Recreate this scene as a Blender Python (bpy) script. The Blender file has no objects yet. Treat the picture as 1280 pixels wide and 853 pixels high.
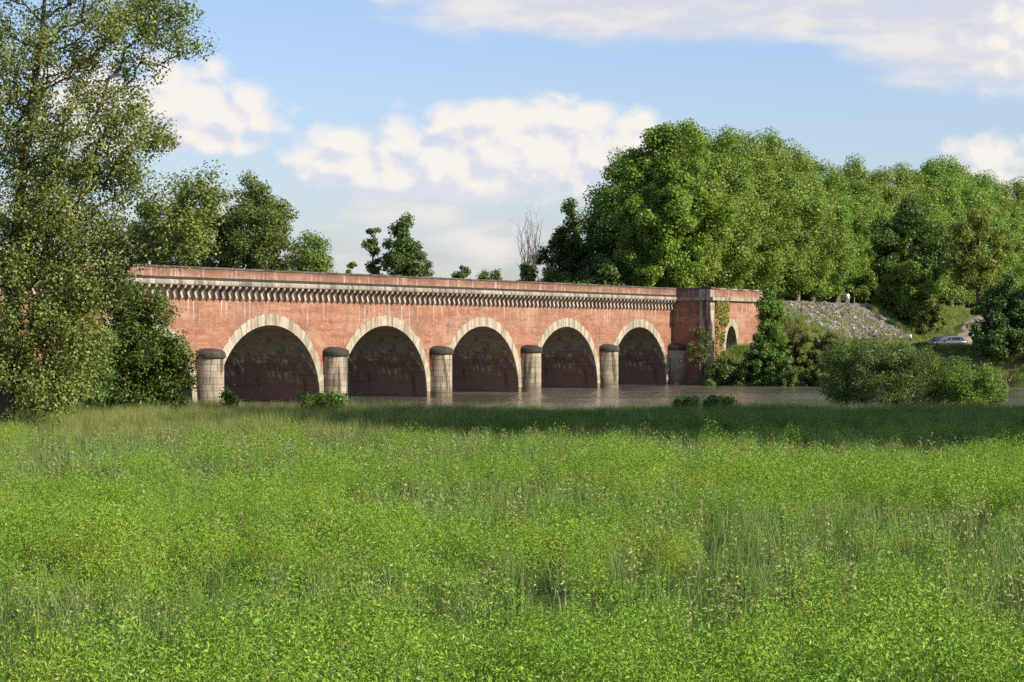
import bpy, math, random
import numpy as np
from mathutils import Vector

scene = bpy.context.scene
COL = scene.collection
R = math.radians
F = 3150.0            # focal length in photo pixels (1280 wide)
HZ = 416.0            # horizon row in the photo
EYE = 6.43            # eye height above the river

# ------------------------------------------------------------------ camera
cam_d = bpy.data.cameras.new("camera")
cam = bpy.data.objects.new("camera", cam_d)
COL.objects.link(cam)
cam_d.sensor_width = 36.0
cam_d.lens = 36.0 * F / 1280.0
cam_d.clip_start = 0.5
cam_d.clip_end = 20000
cam.location = (0, 0, EYE)
cam.rotation_euler = (R(90) - math.atan((426.5 - HZ) / F), 0, 0)
scene.camera = cam
scene.render.resolution_x, scene.render.resolution_y = 1024, 682

# ------------------------------------------------------------------ light
SUN_EL = R(31)
SUN_AZ = R(112)       # clockwise from +Y (the view direction): from the right, a little behind
L = Vector((math.sin(SUN_AZ) * math.cos(SUN_EL), math.cos(SUN_AZ) * math.cos(SUN_EL), math.sin(SUN_EL)))
sun_d = bpy.data.lights.new("sun", 'SUN')
sun_d.energy = 4.9
sun_d.angle = R(0.55)
sun_d.color = (1.0, 0.92, 0.79)
sun = bpy.data.objects.new("sun", sun_d)
COL.objects.link(sun)
sun.rotation_euler = L.to_track_quat('Z', 'Y').to_euler()
sun.location = (60, -20, 80)

scene.view_settings.view_transform = 'Standard'
scene.view_settings.look = 'None'
scene.view_settings.gamma = 1.0
scene.view_settings.use_curve_mapping = False
scene.view_settings.exposure = 0.58
scene.render.engine = 'CYCLES'
scene.cycles.max_bounces = 5
scene.cycles.diffuse_bounces = 2
scene.cycles.glossy_bounces = 2
scene.cycles.transmission_bounces = 3
scene.cycles.use_denoising = False
scene.cycles.caustics_reflective = False
scene.cycles.caustics_refractive = False


# ------------------------------------------------------------------ node helper
class NT:
    def __init__(self, tree):
        self.t = tree
        self.n = tree.nodes
        self.l = tree.links

    def _in(self, sock, v):
        if v is None:
            return
        if isinstance(v, bpy.types.NodeSocket):
            self.l.new(v, sock)
        elif isinstance(v, (tuple, list)) and len(v) == 3 and sock.type == 'RGBA':
            sock.default_value = (*v, 1)
        else:
            sock.default_value = v

    def math(self, op, a, b=None, c=None, clamp=False):
        nd = self.n.new('ShaderNodeMath')
        nd.operation = op
        nd.use_clamp = clamp
        for i, v in enumerate((a, b, c)):
            self._in(nd.inputs[i], v)
        return nd.outputs[0]

    def add(self, a, b): return self.math('ADD', a, b)
    def sub(self, a, b): return self.math('SUBTRACT', a, b)
    def mul(self, a, b): return self.math('MULTIPLY', a, b)
    def mx(self, a, b): return self.math('MAXIMUM', a, b)

    def mix(self, f, a, b, mode='MIX'):
        nd = self.n.new('ShaderNodeMix')
        nd.data_type = 'RGBA'
        nd.blend_type = mode
        self._in(nd.inputs[0], f)
        self._in(nd.inputs[6], a)
        self._in(nd.inputs[7], b)
        return nd.outputs[2]

    def sstep(self, x, lo, hi, a=0.0, b=1.0):
        nd = self.n.new('ShaderNodeMapRange')
        nd.interpolation_type = 'SMOOTHSTEP'
        self._in(nd.inputs[0], x)
        nd.inputs[1].default_value = lo
        nd.inputs[2].default_value = hi
        nd.inputs[3].default_value = a
        nd.inputs[4].default_value = b
        return nd.outputs[0]

    def comb(self, x, y, z=0.0):
        nd = self.n.new('ShaderNodeCombineXYZ')
        for i, v in enumerate((x, y, z)):
            self._in(nd.inputs[i], v)
        return nd.outputs[0]

    def sep(self, v):
        nd = self.n.new('ShaderNodeSeparateXYZ')
        self.l.new(v, nd.inputs[0])
        return nd.outputs

    def coord(self, which='Object'):
        return self.n.new('ShaderNodeTexCoord').outputs[which]

    def mapping(self, v, scale, loc=(0, 0, 0)):
        nd = self.n.new('ShaderNodeMapping')
        self.l.new(v, nd.inputs[0])
        nd.inputs[1].default_value = loc
        nd.inputs[3].default_value = scale
        return nd.outputs[0]

    def noise(self, v, scale=1.0, detail=4, rough=0.55, dist=0.0, dim='3D'):
        nd = self.n.new('ShaderNodeTexNoise')
        nd.noise_dimensions = dim
        if v is not None:
            self.l.new(v, nd.inputs['Vector'])
        nd.inputs['Scale'].default_value = scale
        nd.inputs['Detail'].default_value = detail
        nd.inputs['Roughness'].default_value = rough
        nd.inputs['Distortion'].default_value = dist
        return nd.outputs[0]

    def voronoi(self, v, scale, feature='F1'):
        nd = self.n.new('ShaderNodeTexVoronoi')
        nd.feature = feature
        nd.voronoi_dimensions = '2D'
        self.l.new(v, nd.inputs['Vector'])
        nd.inputs['Scale'].default_value = scale
        return nd.outputs[0]

    def ramp(self, f, stops):
        nd = self.n.new('ShaderNodeValToRGB')
        cr = nd.color_ramp
        while len(cr.elements) < len(stops):
            cr.elements.new(0.5)
        for e, (p, c) in zip(cr.elements, stops):
            e.position = p
            e.color = (*c, 1)
        self._in(nd.inputs[0], f)
        return nd.outputs[0]

    def bump(self, h, strength=0.5, dist=0.05):
        nd = self.n.new('ShaderNodeBump')
        nd.inputs['Strength'].default_value = strength
        nd.inputs['Distance'].default_value = dist
        self.l.new(h, nd.inputs['Height'])
        return nd.outputs[0]


def material(name):
    m = bpy.data.materials.new(name)
    m.use_nodes = True
    nt = NT(m.node_tree)
    bsdf = m.node_tree.nodes['Principled BSDF']
    return m, nt, bsdf


# ------------------------------------------------------------------ world: sky and clouds
world = bpy.data.worlds.new("World")
scene.world = world
world.use_nodes = True
W = NT(world.node_tree)
bg = world.node_tree.nodes['Background']
sky = W.n.new('ShaderNodeTexSky')
sky.sky_type = 'NISHITA'
sky.sun_disc = False
sky.sun_elevation = SUN_EL
sky.sun_rotation = SUN_AZ
sky.altitude = 100
sky.air_density = 1.0
sky.dust_density = 1.0
sky.ozone_density = 2.0
d3 = W.coord('Generated')
sx, sy, sz = W.sep(d3)[:3]
su = W.mul(W.math('ARCTAN2', sx, sy), F)
sv = W.mul(W.math('ARCSINE', sz), F)

# (centre column, base row, half width, height above, depth below, weight) in photo rows/columns = angles
CUMULUS = [
    (215, 175, 135, 95, 22, 1.5), (140, 168, 100, 95, 30, 1.5), (300, 160, 52, 42, 26, 1.2),
    (430, 197, 85, 46, 30, 1.15), (500, 213, 150, 62, 32, 1.3), (610, 214, 190, 72, 30, 1.5), (660, 185, 150, 56, 60, 1.6),
    (765, 200, 85, 70, 40, 1.4), (590, 160, 50, 32, 40, 1.2),
    (1250, 222, 80, 50, 30, 1.3), (1340, 70, 130, 90, 70, 1.3),
]
SOFT = [
    (900, 4, 380, 60, 54, 1.5), (680, -5, 190, 40, 52, 1.25), (1230, 34, 180, 60, 84, 1.5), (1130, 10, 170, 40, 66, 1.3),
    (490, -6, 50, 30, 30, 0.9), (470, 298, 150, 42, 46, 0.62), (610, 305, 130, 50, 50, 0.72),
    (570, 245, 300, 30, 100, 0.62), (330, 260, 170, 50, 80, 0.5), (800, 250, 200, 60, 70, 0.5), (420, 330, 420, 40, 80, 0.55),
]


def blob_field(uu, vv, blobs):
    out = None
    for cx, cy, rx, up, dn, w in blobs:
        a = W.mul(W.sub(uu, cx - 640.0), 1.0 / rx)
        dv = W.sub(vv, HZ - cy)
        b = W.mx(W.mul(dv, 1.0 / up), W.mul(dv, -1.0 / dn))
        q = W.math('MULTIPLY_ADD', a, a, W.mul(b, b))
        f = W.sub(w, q)
        out = f if out is None else W.math('SMOOTH_MAX', out, f, 0.25)
    return W.mx(out, -2.0)


# clouds beyond the frame: the same kind of field, from noise alone
far_n = W.noise(W.comb(W.mul(su, 1 / 700.0), W.mul(sv, 1 / 260.0)), 1.0, 3, 0.5, 0.0, '2D')
outside = W.mx(W.sstep(W.math('ABSOLUTE', su), 800, 1100), W.sstep(sv, 480, 800))
far_f = W.sub(W.mul(outside, W.add(W.mul(W.sub(far_n, 0.57), 7.0), 2.0)), 2.0)


def cumulus(du, dv):
    uu, vv = W.add(su, du), W.add(sv, dv)
    n1 = W.noise(W.comb(W.mul(uu, 1 / 75.0), W.mul(vv, 1 / 52.0)), 1.0, 6, 0.56, 0.0, '2D')
    vo = W.voronoi(W.comb(W.add(W.mul(uu, 1 / 46.0), W.mul(n1, 1.2)), W.add(W.mul(vv, 1 / 36.0), W.mul(n1, 0.9))), 1.0, 'F1')
    f = W.mx(blob_field(uu, vv, CUMULUS), far_f)
    f = W.add(f, W.mul(W.sub(n1, 0.5), 2.3))
    return W.add(f, W.mul(W.sub(0.42, vo), 0.95))


c0 = cumulus(0.0, 0.0)
c1 = cumulus(11.0, 15.0)
a_c = W.sstep(c0, 0.0, 1.15)
lit = W.sstep(W.sub(c0, c1), -0.55, 0.34)
c_col = W.mix(lit, (5.25, 5.3, 5.95), (6.9, 6.45, 6.0))
ns = W.noise(W.comb(W.mul(su, 1 / 150.0), W.mul(sv, 1 / 42.0)), 1.0, 5, 0.55, 0.0, '2D')
s0 = W.add(blob_field(su, sv, SOFT), W.mul(W.sub(ns, 0.5), 1.5))
a_s = W.mul(W.sstep(s0, -0.05, 1.15), 0.9)
s_col = W.mix(W.sstep(ns, 0.36, 0.66), (4.95, 5.05, 5.65), (6.3, 5.95, 5.65))
# clear sky, a little bluer than the model gives at the horizon
clear = W.mix(1.0, sky.outputs[0], (1.04, 1.05, 1.26), 'MULTIPLY')
col = W.mix(a_s, clear, s_col)
col = W.mix(W.mul(a_c, 0.94), col, c_col)
W.l.new(col, bg.inputs[0])
bg.inputs[1].default_value = 0.094


# ------------------------------------------------------------------ object helpers
def tag(o, label=None, cat=None, group=None, kind=None):
    if label: o['label'] = label
    if cat: o['category'] = cat
    if group: o['group'] = group
    if kind: o['kind'] = kind
    return o


def empty(name, loc=(0, 0, 0), rz=0.0, parent=None):
    o = bpy.data.objects.new(name, None)
    COL.objects.link(o)
    o.location = loc
    o.rotation_euler = (0, 0, rz)
    o.empty_display_size = 0.3
    o.parent = parent
    return o


def link_mesh(name, me, parent=None, loc=(0, 0, 0), rz=0.0):
    o = bpy.data.objects.new(name, me)
    COL.objects.link(o)
    o.parent = parent
    o.location = loc
    o.rotation_euler = (0, 0, rz)
    return o


def mesh(name, verts, faces, mats, smooth=False, idx=None):
    me = bpy.data.meshes.new(name)
    me.from_pydata([tuple(v) for v in verts], [], faces)
    for m in (mats if isinstance(mats, (list, tuple)) else [mats]):
        me.materials.append(m)
    if smooth:
        me.polygons.foreach_set('use_smooth', np.ones(len(me.polygons), bool))
    if idx is not None:
        me.polygons.foreach_set('material_index', np.array(idx, np.int32))
    me.update()
    return me


def np_mesh(name, V, Q, mat, smooth=False):
    """fast mesh from arrays: V (n,3), Q (m,k)"""
    me = bpy.data.meshes.new(name)
    V = np.ascontiguousarray(V, np.float32)
    Q = np.ascontiguousarray(Q, np.int32)
    m, k = Q.shape
    me.vertices.add(len(V))
    me.vertices.foreach_set('co', V.ravel())
    me.loops.add(m * k)
    me.loops.foreach_set('vertex_index', Q.ravel())
    me.polygons.add(m)
    me.polygons.foreach_set('loop_start', np.arange(0, m * k, k, dtype=np.int32))
    if smooth:
        me.polygons.foreach_set('use_smooth', np.ones(m, bool))
    me.materials.append(mat)
    me.update(calc_edges=True)
    return me


class MB:
    """collects shapes into one mesh"""
    def __init__(self):
        self.v, self.f = [], []

    def box(self, x0, x1, y0, y1, z0, z1):
        b = len(self.v)
        self.v += [(x0, y0, z0), (x1, y0, z0), (x1, y1, z0), (x0, y1, z0),
                   (x0, y0, z1), (x1, y0, z1), (x1, y1, z1), (x0, y1, z1)]
        self.f += [tuple(b + i for i in q) for q in
                   ((0, 3, 2, 1), (4, 5, 6, 7), (0, 1, 5, 4), (1, 2, 6, 5), (2, 3, 7, 6), (3, 0, 4, 7))]
        return self

    def prism(self, poly, a0, a1, axis='x'):
        """poly in the plane normal to axis, extruded a0..a1"""
        n, b = len(poly), len(self.v)
        for a in (a0, a1):
            for p, q in poly:
                self.v.append((a, p, q) if axis == 'x' else ((p, a, q) if axis == 'y' else (p, q, a)))
        self.f.append(tuple(range(b, b + n)))
        self.f.append(tuple(range(b + 2 * n - 1, b + n - 1, -1)))
        for i in range(n):
            j = (i + 1) % n
            self.f.append((b + i, b + n + i, b + n + j, b + j))
        return self

    def tube(self, pts, rad, n=8, cap=True):
        pts = [Vector(p) for p in pts]
        rad = rad if isinstance(rad, (list, tuple)) else [rad] * len(pts)
        b = len(self.v)
        for i, p in enumerate(pts):
            t = (pts[min(i + 1, len(pts) - 1)] - pts[max(i - 1, 0)]).normalized()
            u = t.orthogonal().normalized()
            w = t.cross(u)
            for k in range(n):
                a = 2 * math.pi * k / n
                self.v.append(tuple(p + (u * math.cos(a) + w * math.sin(a)) * rad[i]))
        for i in range(len(pts) - 1):
            for k in range(n):
                j = (k + 1) % n
                self.f.append((b + i * n + k, b + i * n + j, b + (i + 1) * n + j, b + (i + 1) * n + k))
        if cap:
            self.f.append(tuple(b + k for k in reversed(range(n))))
            e = b + (len(pts) - 1) * n
            self.f.append(tuple(e + k for k in range(n)))
        return self

    def lathe(self, prof, n=16, c=(0, 0, 0), a0=0.0, a1=2 * math.pi):
        b = len(self.v)
        full = abs(a1 - a0 - 2 * math.pi) < 1e-6
        m = n if full else n + 1
        for r, z in prof:
            for k in range(m):
                a = a0 + (a1 - a0) * k / n
                self.v.append((c[0] + r * math.cos(a), c[1] + r * math.sin(a), c[2] + z))
        for i in range(len(prof) - 1):
            for k in range(n):
                j = (k + 1) % m
                self.f.append((b + i * m + k, b + i * m + j, b + (i + 1) * m + j, b + (i + 1) * m + k))
        return self

    def mesh(self, name, mat, smooth=False):
        return mesh(name, self.v, self.f, mat, smooth)

    def build(self, name, mat, parent=None, smooth=False, loc=(0, 0, 0), rz=0.0):
        return link_mesh(name, self.mesh(name, mat, smooth), parent, loc, rz)


def X_at(px, Y):
    return (px - 640.0) / F * Y


def Z_at(py, Y):
    return EYE + (HZ - py) / F * Y


# ------------------------------------------------------------------ materials
def leaf_material(name, dark, light, yellow=None, trans=0.32, rough=0.45, patch=0.5):
    m, nt, b = material(name)
    geo = nt.n.new('ShaderNodeNewGeometry')
    rnd = geo.outputs['Random Per Island']
    c = nt.mix(rnd, dark, light)
    pn = nt.noise(geo.outputs['Position'], patch, 3, 0.6)
    if yellow:
        c = nt.mix(nt.mul(nt.sstep(pn, 0.45, 0.75), 0.8), c, yellow)
    oi = nt.n.new('ShaderNodeObjectInfo').outputs['Random']
    hs = nt.n.new('ShaderNodeHueSaturation')
    nt.l.new(nt.add(nt.mul(oi, 0.03), 0.485), hs.inputs['Hue'])
    nt.l.new(nt.add(nt.mul(rnd, 0.35), 0.82), hs.inputs['Value'])
    nt.l.new(c, hs.inputs['Color'])
    c = hs.outputs[0]
    nt.l.new(c, b.inputs['Base Color'])
    b.inputs['Roughness'].default_value = rough
    b.inputs['Specular IOR Level'].default_value = 0.22
    tr = nt.n.new('ShaderNodeBsdfTranslucent')
    nt.l.new(nt.mix(1.0, c, (1.25, 1.35, 0.55), 'MULTIPLY'), tr.inputs[0])
    ms = nt.n.new('ShaderNodeMixShader')
    ms.inputs[0].default_value = trans
    nt.l.new(b.outputs[0], ms.inputs[1])
    nt.l.new(tr.outputs[0], ms.inputs[2])
    nt.l.new(ms.outputs[0], nt.n['Material Output'].inputs[0])
    return m


def bark_material(name, c1, c2):
    m, nt, b = material(name)
    p = nt.mapping(nt.coord(), (3, 3, 0.8))
    nt.l.new(nt.mix(nt.noise(p, 1.5, 5, 0.6), c1, c2), b.inputs['Base Color'])
    b.inputs['Roughness'].default_value = 0.9
    nt.l.new(nt.bump(nt.noise(p, 4, 4), 0.6, 0.05), b.inputs['Normal'])
    return m


def plain(name, col, rough=0.6, metal=0.0, var=0.15, scale=6.0):
    m, nt, b = material(name)
    n = nt.noise(nt.coord(), scale, 4, 0.6)
    nt.l.new(nt.mix(n, tuple(c * (1 - var) for c in col), tuple(min(1, c * (1 + var)) for c in col)), b.inputs['Base Color'])
    b.inputs['Roughness'].default_value = rough
    b.inputs['Metallic'].default_value = metal
    return m


M = {}
M['plane'] = leaf_material('plane_leaf', (0.121, 0.192, 0.037), (0.243, 0.338, 0.068), (0.268, 0.331, 0.068), 0.30)
M['plane_bright'] = leaf_material('plane_leaf_bright', (0.131, 0.202, 0.031), (0.257, 0.346, 0.056), None, 0.34)
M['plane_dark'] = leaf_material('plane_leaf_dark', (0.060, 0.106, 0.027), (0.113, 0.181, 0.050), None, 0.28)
M['willow'] = leaf_material('willow_leaf', (0.090, 0.135, 0.033), (0.171, 0.219, 0.057), (0.190, 0.198, 0.057), 0.28)
M['poplar'] = leaf_material('poplar_leaf', (0.127, 0.167, 0.035), (0.283, 0.323, 0.094), (0.292, 0.297, 0.083), 0.32, 0.45, 0.9)
M['shrub'] = leaf_material('shrub_leaf', (0.066, 0.110, 0.022), (0.140, 0.205, 0.045), None, 0.28)
M['elder'] = leaf_material('elder_leaf', (0.074, 0.133, 0.032), (0.149, 0.227, 0.058), None, 0.28)
M['scrub'] = leaf_material('scrub_leaf', (0.105, 0.138, 0.031), (0.200, 0.220, 0.060), (0.240, 0.209, 0.065), 0.28)
M['scrub_green'] = leaf_material('scrub_green_leaf', (0.098, 0.167, 0.027), (0.202, 0.299, 0.058), None, 0.3)
M['yellow'] = leaf_material('yellow_leaf', (0.132, 0.170, 0.029), (0.229, 0.270, 0.058), (0.229, 0.250, 0.058), 0.3)
M['ivy'] = leaf_material('ivy_leaf', (0.13, 0.14, 0.02), (0.25, 0.23, 0.04), None, 0.2)
M['crop'] = leaf_material('crop_leaf', (0.135, 0.243, 0.019), (0.247, 0.392, 0.039), (0.268, 0.357, 0.035), 0.14, 0.5, 0.35)
M['crop_pale'] = leaf_material('crop_pale_leaf', (0.196, 0.242, 0.072), (0.310, 0.341, 0.127), None, 0.2, 0.5)
M['rye'] = leaf_material('rye_blade', (0.127, 0.205, 0.045), (0.238, 0.294, 0.095), None, 0.25, 0.45)
M['grass'] = leaf_material('grass_blade', (0.087, 0.159, 0.026), (0.173, 0.256, 0.050), (0.198, 0.220, 0.072), 0.3, 0.5, 0.15)
M['dry_grass'] = leaf_material('dry_grass_blade', (0.198, 0.237, 0.063), (0.357, 0.353, 0.120), None, 0.3, 0.5, 0.2)
M['bark'] = bark_material('bark', (0.05, 0.038, 0.026), (0.13, 0.10, 0.07))
M['bark_pale'] = bark_material('bark_pale', (0.13, 0.11, 0.08), (0.30, 0.26, 0.19))
M['bark_dead'] = bark_material('bark_dead', (0.13, 0.11, 0.085), (0.27, 0.235, 0.19))


def brick_material(name, inner=False):
    m, nt, b = material(name)
    P = nt.coord()
    # local x runs along the bridge, z up; returns (normal to x) get y in its place
    x, y, z = nt.sep(P)[:3]
    along = nt.add(x, y)
    q = nt.comb(along, 0.0, z)
    br = nt.n.new('ShaderNodeTexBrick')
    br.inputs['Color1'].default_value = (0.245, 0.088, 0.043, 1)
    br.inputs['Color2'].default_value = (0.355, 0.165, 0.090, 1)
    br.inputs['Mortar'].default_value = (0.33, 0.25, 0.18, 1)
    br.inputs['Scale'].default_value = 1.0
    br.inputs['Mortar Size'].default_value = 0.008
    br.inputs['Brick Width'].default_value = 0.34
    br.inputs['Row Height'].default_value = 0.085
    br.inputs['Bias'].default_value = -0.1
    nt.l.new(nt.comb(along, z, 0.0), br.inputs['Vector'])
    c = br.outputs[0]
    band = nt.noise(nt.mapping(q, (0.10, 1, 1.7)), 1.0, 5, 0.6)
    c = nt.mix(nt.mul(nt.sstep(band, 0.46, 0.62), 0.6), c, (0.225, 0.066, 0.032))
    blotch = nt.noise(q, 0.45, 6, 0.62)
    c = nt.mix(nt.mul(nt.sstep(blotch, 0.48, 0.68), 0.42), c, (0.36, 0.225, 0.145))
    c = nt.mix(nt.mul(nt.sstep(nt.noise(nt.mapping(q, (0.35, 1, 5.5)), 1.0, 4, 0.65), 0.48, 0.66), 0.5), c, (0.19, 0.075, 0.045))
    c = nt.mix(nt.mul(nt.sstep(nt.noise(nt.mapping(q, (1.6, 1, 3.2), (4, 0, 9)), 1.0, 6, 0.72), 0.50, 0.66), 0.55), c, (0.41, 0.29, 0.21))
    c = nt.mix(nt.mul(nt.sstep(nt.noise(nt.mapping(q, (0.9, 1, 1.4), (8, 0, 2)), 1.0, 6, 0.70), 0.54, 0.68), 0.5), c, (0.14, 0.085, 0.065))
    wx = nt.noise(nt.mapping(q, (0.11, 1, 0.30), (3, 0, 5)), 1.0, 6, 0.68)
    c = nt.mix(nt.mul(nt.sstep(wx, 0.46, 0.62), 0.55), c, (0.205, 0.105, 0.068))
    c = nt.mix(nt.mul(nt.sstep(nt.noise(nt.mapping(q, (0.16, 1, 0.4), (9, 0, 1)), 1.0, 6, 0.7), 0.50, 0.64), 0.42), c, (0.42, 0.285, 0.20))
    streak = nt.noise(nt.mapping(q, (2.6, 1, 0.12)), 1.0, 4, 0.62)
    hi = nt.sstep(z, 6.5, 9.2)
    c = nt.mix(nt.mul(nt.mul(nt.sstep(streak, 0.54, 0.67), hi), 0.8), c, (0.55, 0.50, 0.45))
    grime = nt.noise(nt.mapping(q, (0.5, 1, 0.25)), 1.0, 5, 0.65)
    c = nt.mix(nt.mul(nt.sstep(grime, 0.52, 0.72), 0.6), c, (0.10, 0.075, 0.06))
    soot = nt.noise(nt.mapping(q, (0.25, 1, 1.2)), 1.3, 5, 0.6)
    top = nt.sstep(z, 10.7, 11.9)
    c = nt.mix(nt.mul(top, nt.sstep(soot, 0.36, 0.62, 0.35, 0.85)), c, (0.115, 0.060, 0.042))
    if inner:
        # damp reddish brown walls below, grey lime-washed vault above, pale runs from the springing
        damp = nt.noise(nt.mapping(P, (0.5, 0.6, 0.5)), 1.0, 6, 0.62)
        c = nt.mix(nt.sstep(damp, 0.30, 0.66, 0.45, 0.85), c, (0.20, 0.132, 0.100))
        zz_ = nt.add(z, nt.mul(nt.noise(P, 0.7, 4), 1.6))
        c = nt.mix(nt.sstep(zz_, 4.2, 5.6, 0.0, 0.78), c, (0.30, 0.275, 0.225))
        s2 = nt.noise(nt.mapping(P, (2.2, 2.2, 0.16)), 1.0, 5, 0.68)
        run = nt.mul(nt.sstep(zz_, 2.2, 3.6), nt.sstep(zz_, 4.4, 6.4, 1.0, 0.25))
        c = nt.mix(nt.mul(nt.mul(nt.sstep(s2, 0.50, 0.66), run), 0.75), c, (0.60, 0.565, 0.50))
        c = nt.mix(nt.mul(nt.sstep(nt.noise(nt.mapping(P, (1.1, 1.1, 0.12), (7, 3, 1)), 1.0, 4, 0.6), 0.54, 0.70), 0.55), c, (0.03, 0.027, 0.025))
        c = nt.mix(nt.mul(nt.sstep(nt.noise(nt.mapping(P, (0.15, 0.15, 5.0)), 1.0, 3, 0.6), 0.52, 0.66), 0.35), c, (0.05, 0.04, 0.033))
    nt.l.new(c, b.inputs['Base Color'])
    b.inputs['Roughness'].default_value = 0.9
    b.inputs['Specular IOR Level'].default_value = 0.15
    nt.l.new(nt.bump(nt.noise(q, 7, 4, 0.6), 0.5, 0.04), b.inputs['Normal'])
    return m


def stone_material(name, base, pale, dark, streaky=0.5, moss=None, bottom=None):
    m, nt, b = material(name)
    geo = nt.n.new('ShaderNodeNewGeometry')
    P = geo.outputs['Position']
    oi = nt.n.new('ShaderNodeObjectInfo').outputs['Random']
    c = nt.mix(oi, base, pale)
    c = nt.mix(nt.mul(nt.sstep(nt.noise(P, 0.9, 6, 0.65), 0.42, 0.7), 0.6), c, tuple(v * 0.7 for v in base))
    s = nt.noise(nt.mapping(P, (1.35, 1.35, 0.14)), 1.0, 5, 0.66)
    c = nt.mix(nt.mul(nt.sstep(s, 0.48, 0.60), streaky), c, dark)
    if moss:
        c = nt.mix(nt.mul(nt.sstep(nt.noise(P, 1.6, 5, 0.6), 0.45, 0.68), 0.8), c, moss)
    if bottom:
        z = nt.sep(P)[2]
        w = nt.add(z, nt.mul(nt.noise(P, 1.2, 3), 0.9))
        c = nt.mix(nt.sstep(w, 0.9, 1.6, 0.75, 0.0), c, bottom)
    nt.l.new(c, b.inputs['Base Color'])
    b.inputs['Roughness'].default_value = 0.88
    b.inputs['Specular IOR Level'].default_value = 0.2
    nt.l.new(nt.bump(nt.noise(P, 5, 5, 0.65), 0.5, 0.05), b.inputs['Normal'])
    return m


M['brick'] = brick_material('brick')
M['vault'] = brick_material('vault_brick', True)
M['stone'] = stone_material('pale_stone', (0.30, 0.24, 0.160), (0.42, 0.355, 0.255), (0.050, 0.042, 0.036), 0.85, None, (0.15, 0.115, 0.075))
M['voussoir'] = stone_material('voussoir_stone', (0.32, 0.27, 0.185), (0.45, 0.39, 0.28), (0.13, 0.105, 0.08), 0.6)
M['bracket'] = stone_material('bracket_stone', (0.36, 0.30, 0.22), (0.46, 0.39, 0.29), (0.14, 0.11, 0.085), 0.5)
M['slab'] = stone_material('slab_stone', (0.27, 0.23, 0.175), (0.40, 0.345, 0.265), (0.075, 0.062, 0.05), 0.7)
M['dark_stone'] = stone_material('dark_stone', (0.040, 0.034, 0.029), (0.085, 0.072, 0.058), (0.02, 0.018, 0.016), 0.5, (0.045, 0.052, 0.02))
M['coping'] = stone_material('coping_stone', (0.085, 0.068, 0.054), (0.15, 0.12, 0.095), (0.03, 0.026, 0.022), 0.5)
M['gap_shade_brick'] = stone_material('shaded_gap_brick', (0.075, 0.042, 0.030), (0.095, 0.052, 0.036), (0.03, 0.02, 0.016), 0.5)  # dark brick tone: shade between the brackets put into the colour
M['joint'] = plain('joint_mortar', (0.14, 0.115, 0.085), 0.95)
M['riprap'] = stone_material('riprap_stone', (0.20, 0.178, 0.150), (0.40, 0.365, 0.315), (0.07, 0.06, 0.05), 0.3, (0.11, 0.105, 0.045))

# ------------------------------------------------------------------ terrain
AZ = R(65.2)
P0 = np.array([-26.05, 214.82])
DD = np.array([math.cos(AZ), math.sin(AZ)])       # along the bridge, away
NN = np.array([math.sin(AZ), -math.cos(AZ)])      # out of its sunny face


def sm(x, a, b):
    t = np.clip((x - a) / (b - a), 0, 1)
    return t * t * (3 - 2 * t)


def so(x, y):
    dx, dy = x - P0[0], y - P0[1]
    return dx * DD[0] + dy * DD[1], dx * NN[0] + dy * NN[1]


def xy(s, off):
    return P0 + s * DD + off * NN


def wob(x, y):
    return (0.5 * np.sin(x * 0.31 + 1.3 * np.sin(y * 0.17)) + 0.35 * np.sin(y * 0.43 + x * 0.12 + 2.0)
            + 0.3 * np.sin(x * 0.93 - y * 0.71) + 0.2 * np.sin(x * 1.7 + y * 1.3))


def ground(x, y):
    x, y = np.asarray(x, float), np.asarray(y, float)
    w = wob(x, y)
    near = 4.05 + 0.20 * sm(y, 54, 59) + 0.05 * w - 6.2 * sm(y + 0.8 * w, 67.5, 80)
    s, off = so(x, y)
    D = ((x - 20) * 20 + (y - 313) * 50) / 53.85
    far = -1.6 + 6.0 * sm(D + 0.7 * w, -2, 8) + 0.15 * w * sm(D, 0, 6)
    hill = 4.4 + 6.3 * sm(D + 1.5 * w, 26, 56) * sm(off, 14, 32)
    crest = 10.62 - np.maximum(off - 5, 0) / 1.6 - np.maximum(-17 - off, 0) / 1.8
    crest = np.minimum(crest, 10.62 - np.maximum(132.5 - s, 0) * 1.4)
    far = np.where(D > 4, np.maximum(far, np.maximum(np.where(D > 10, hill, -9), crest)), far)
    return np.where(y < 150, near, far)


def axis(parts):
    out = []
    for a, b, st in parts:
        out += list(np.arange(a, b, st))
    out.append(parts[-1][1])
    return np.array(out)


gx = axis([(-4000, -600, 400), (-600, -150, 50), (-150, -40, 6), (-40, 100, 1.3), (100, 220, 8), (220, 600, 50), (600, 4000, 400)])
gy = axis([(-300, 0, 30), (0, 60, 1.5), (60, 90, 0.9), (90, 290, 12), (290, 400, 1.25), (400, 560, 5), (560, 1000, 60), (1000, 6000, 500)])
GX, GY = np.meshgrid(gx, gy)
V = np.stack([GX, GY, ground(GX, GY)], -1).reshape(-1, 3)
ny, nx = GX.shape
ii = (np.arange(ny - 1)[:, None] * nx + np.arange(nx - 1)[None]).ravel()
Q = np.stack([ii, ii + 1, ii + 1 + nx, ii + nx], -1)

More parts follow.
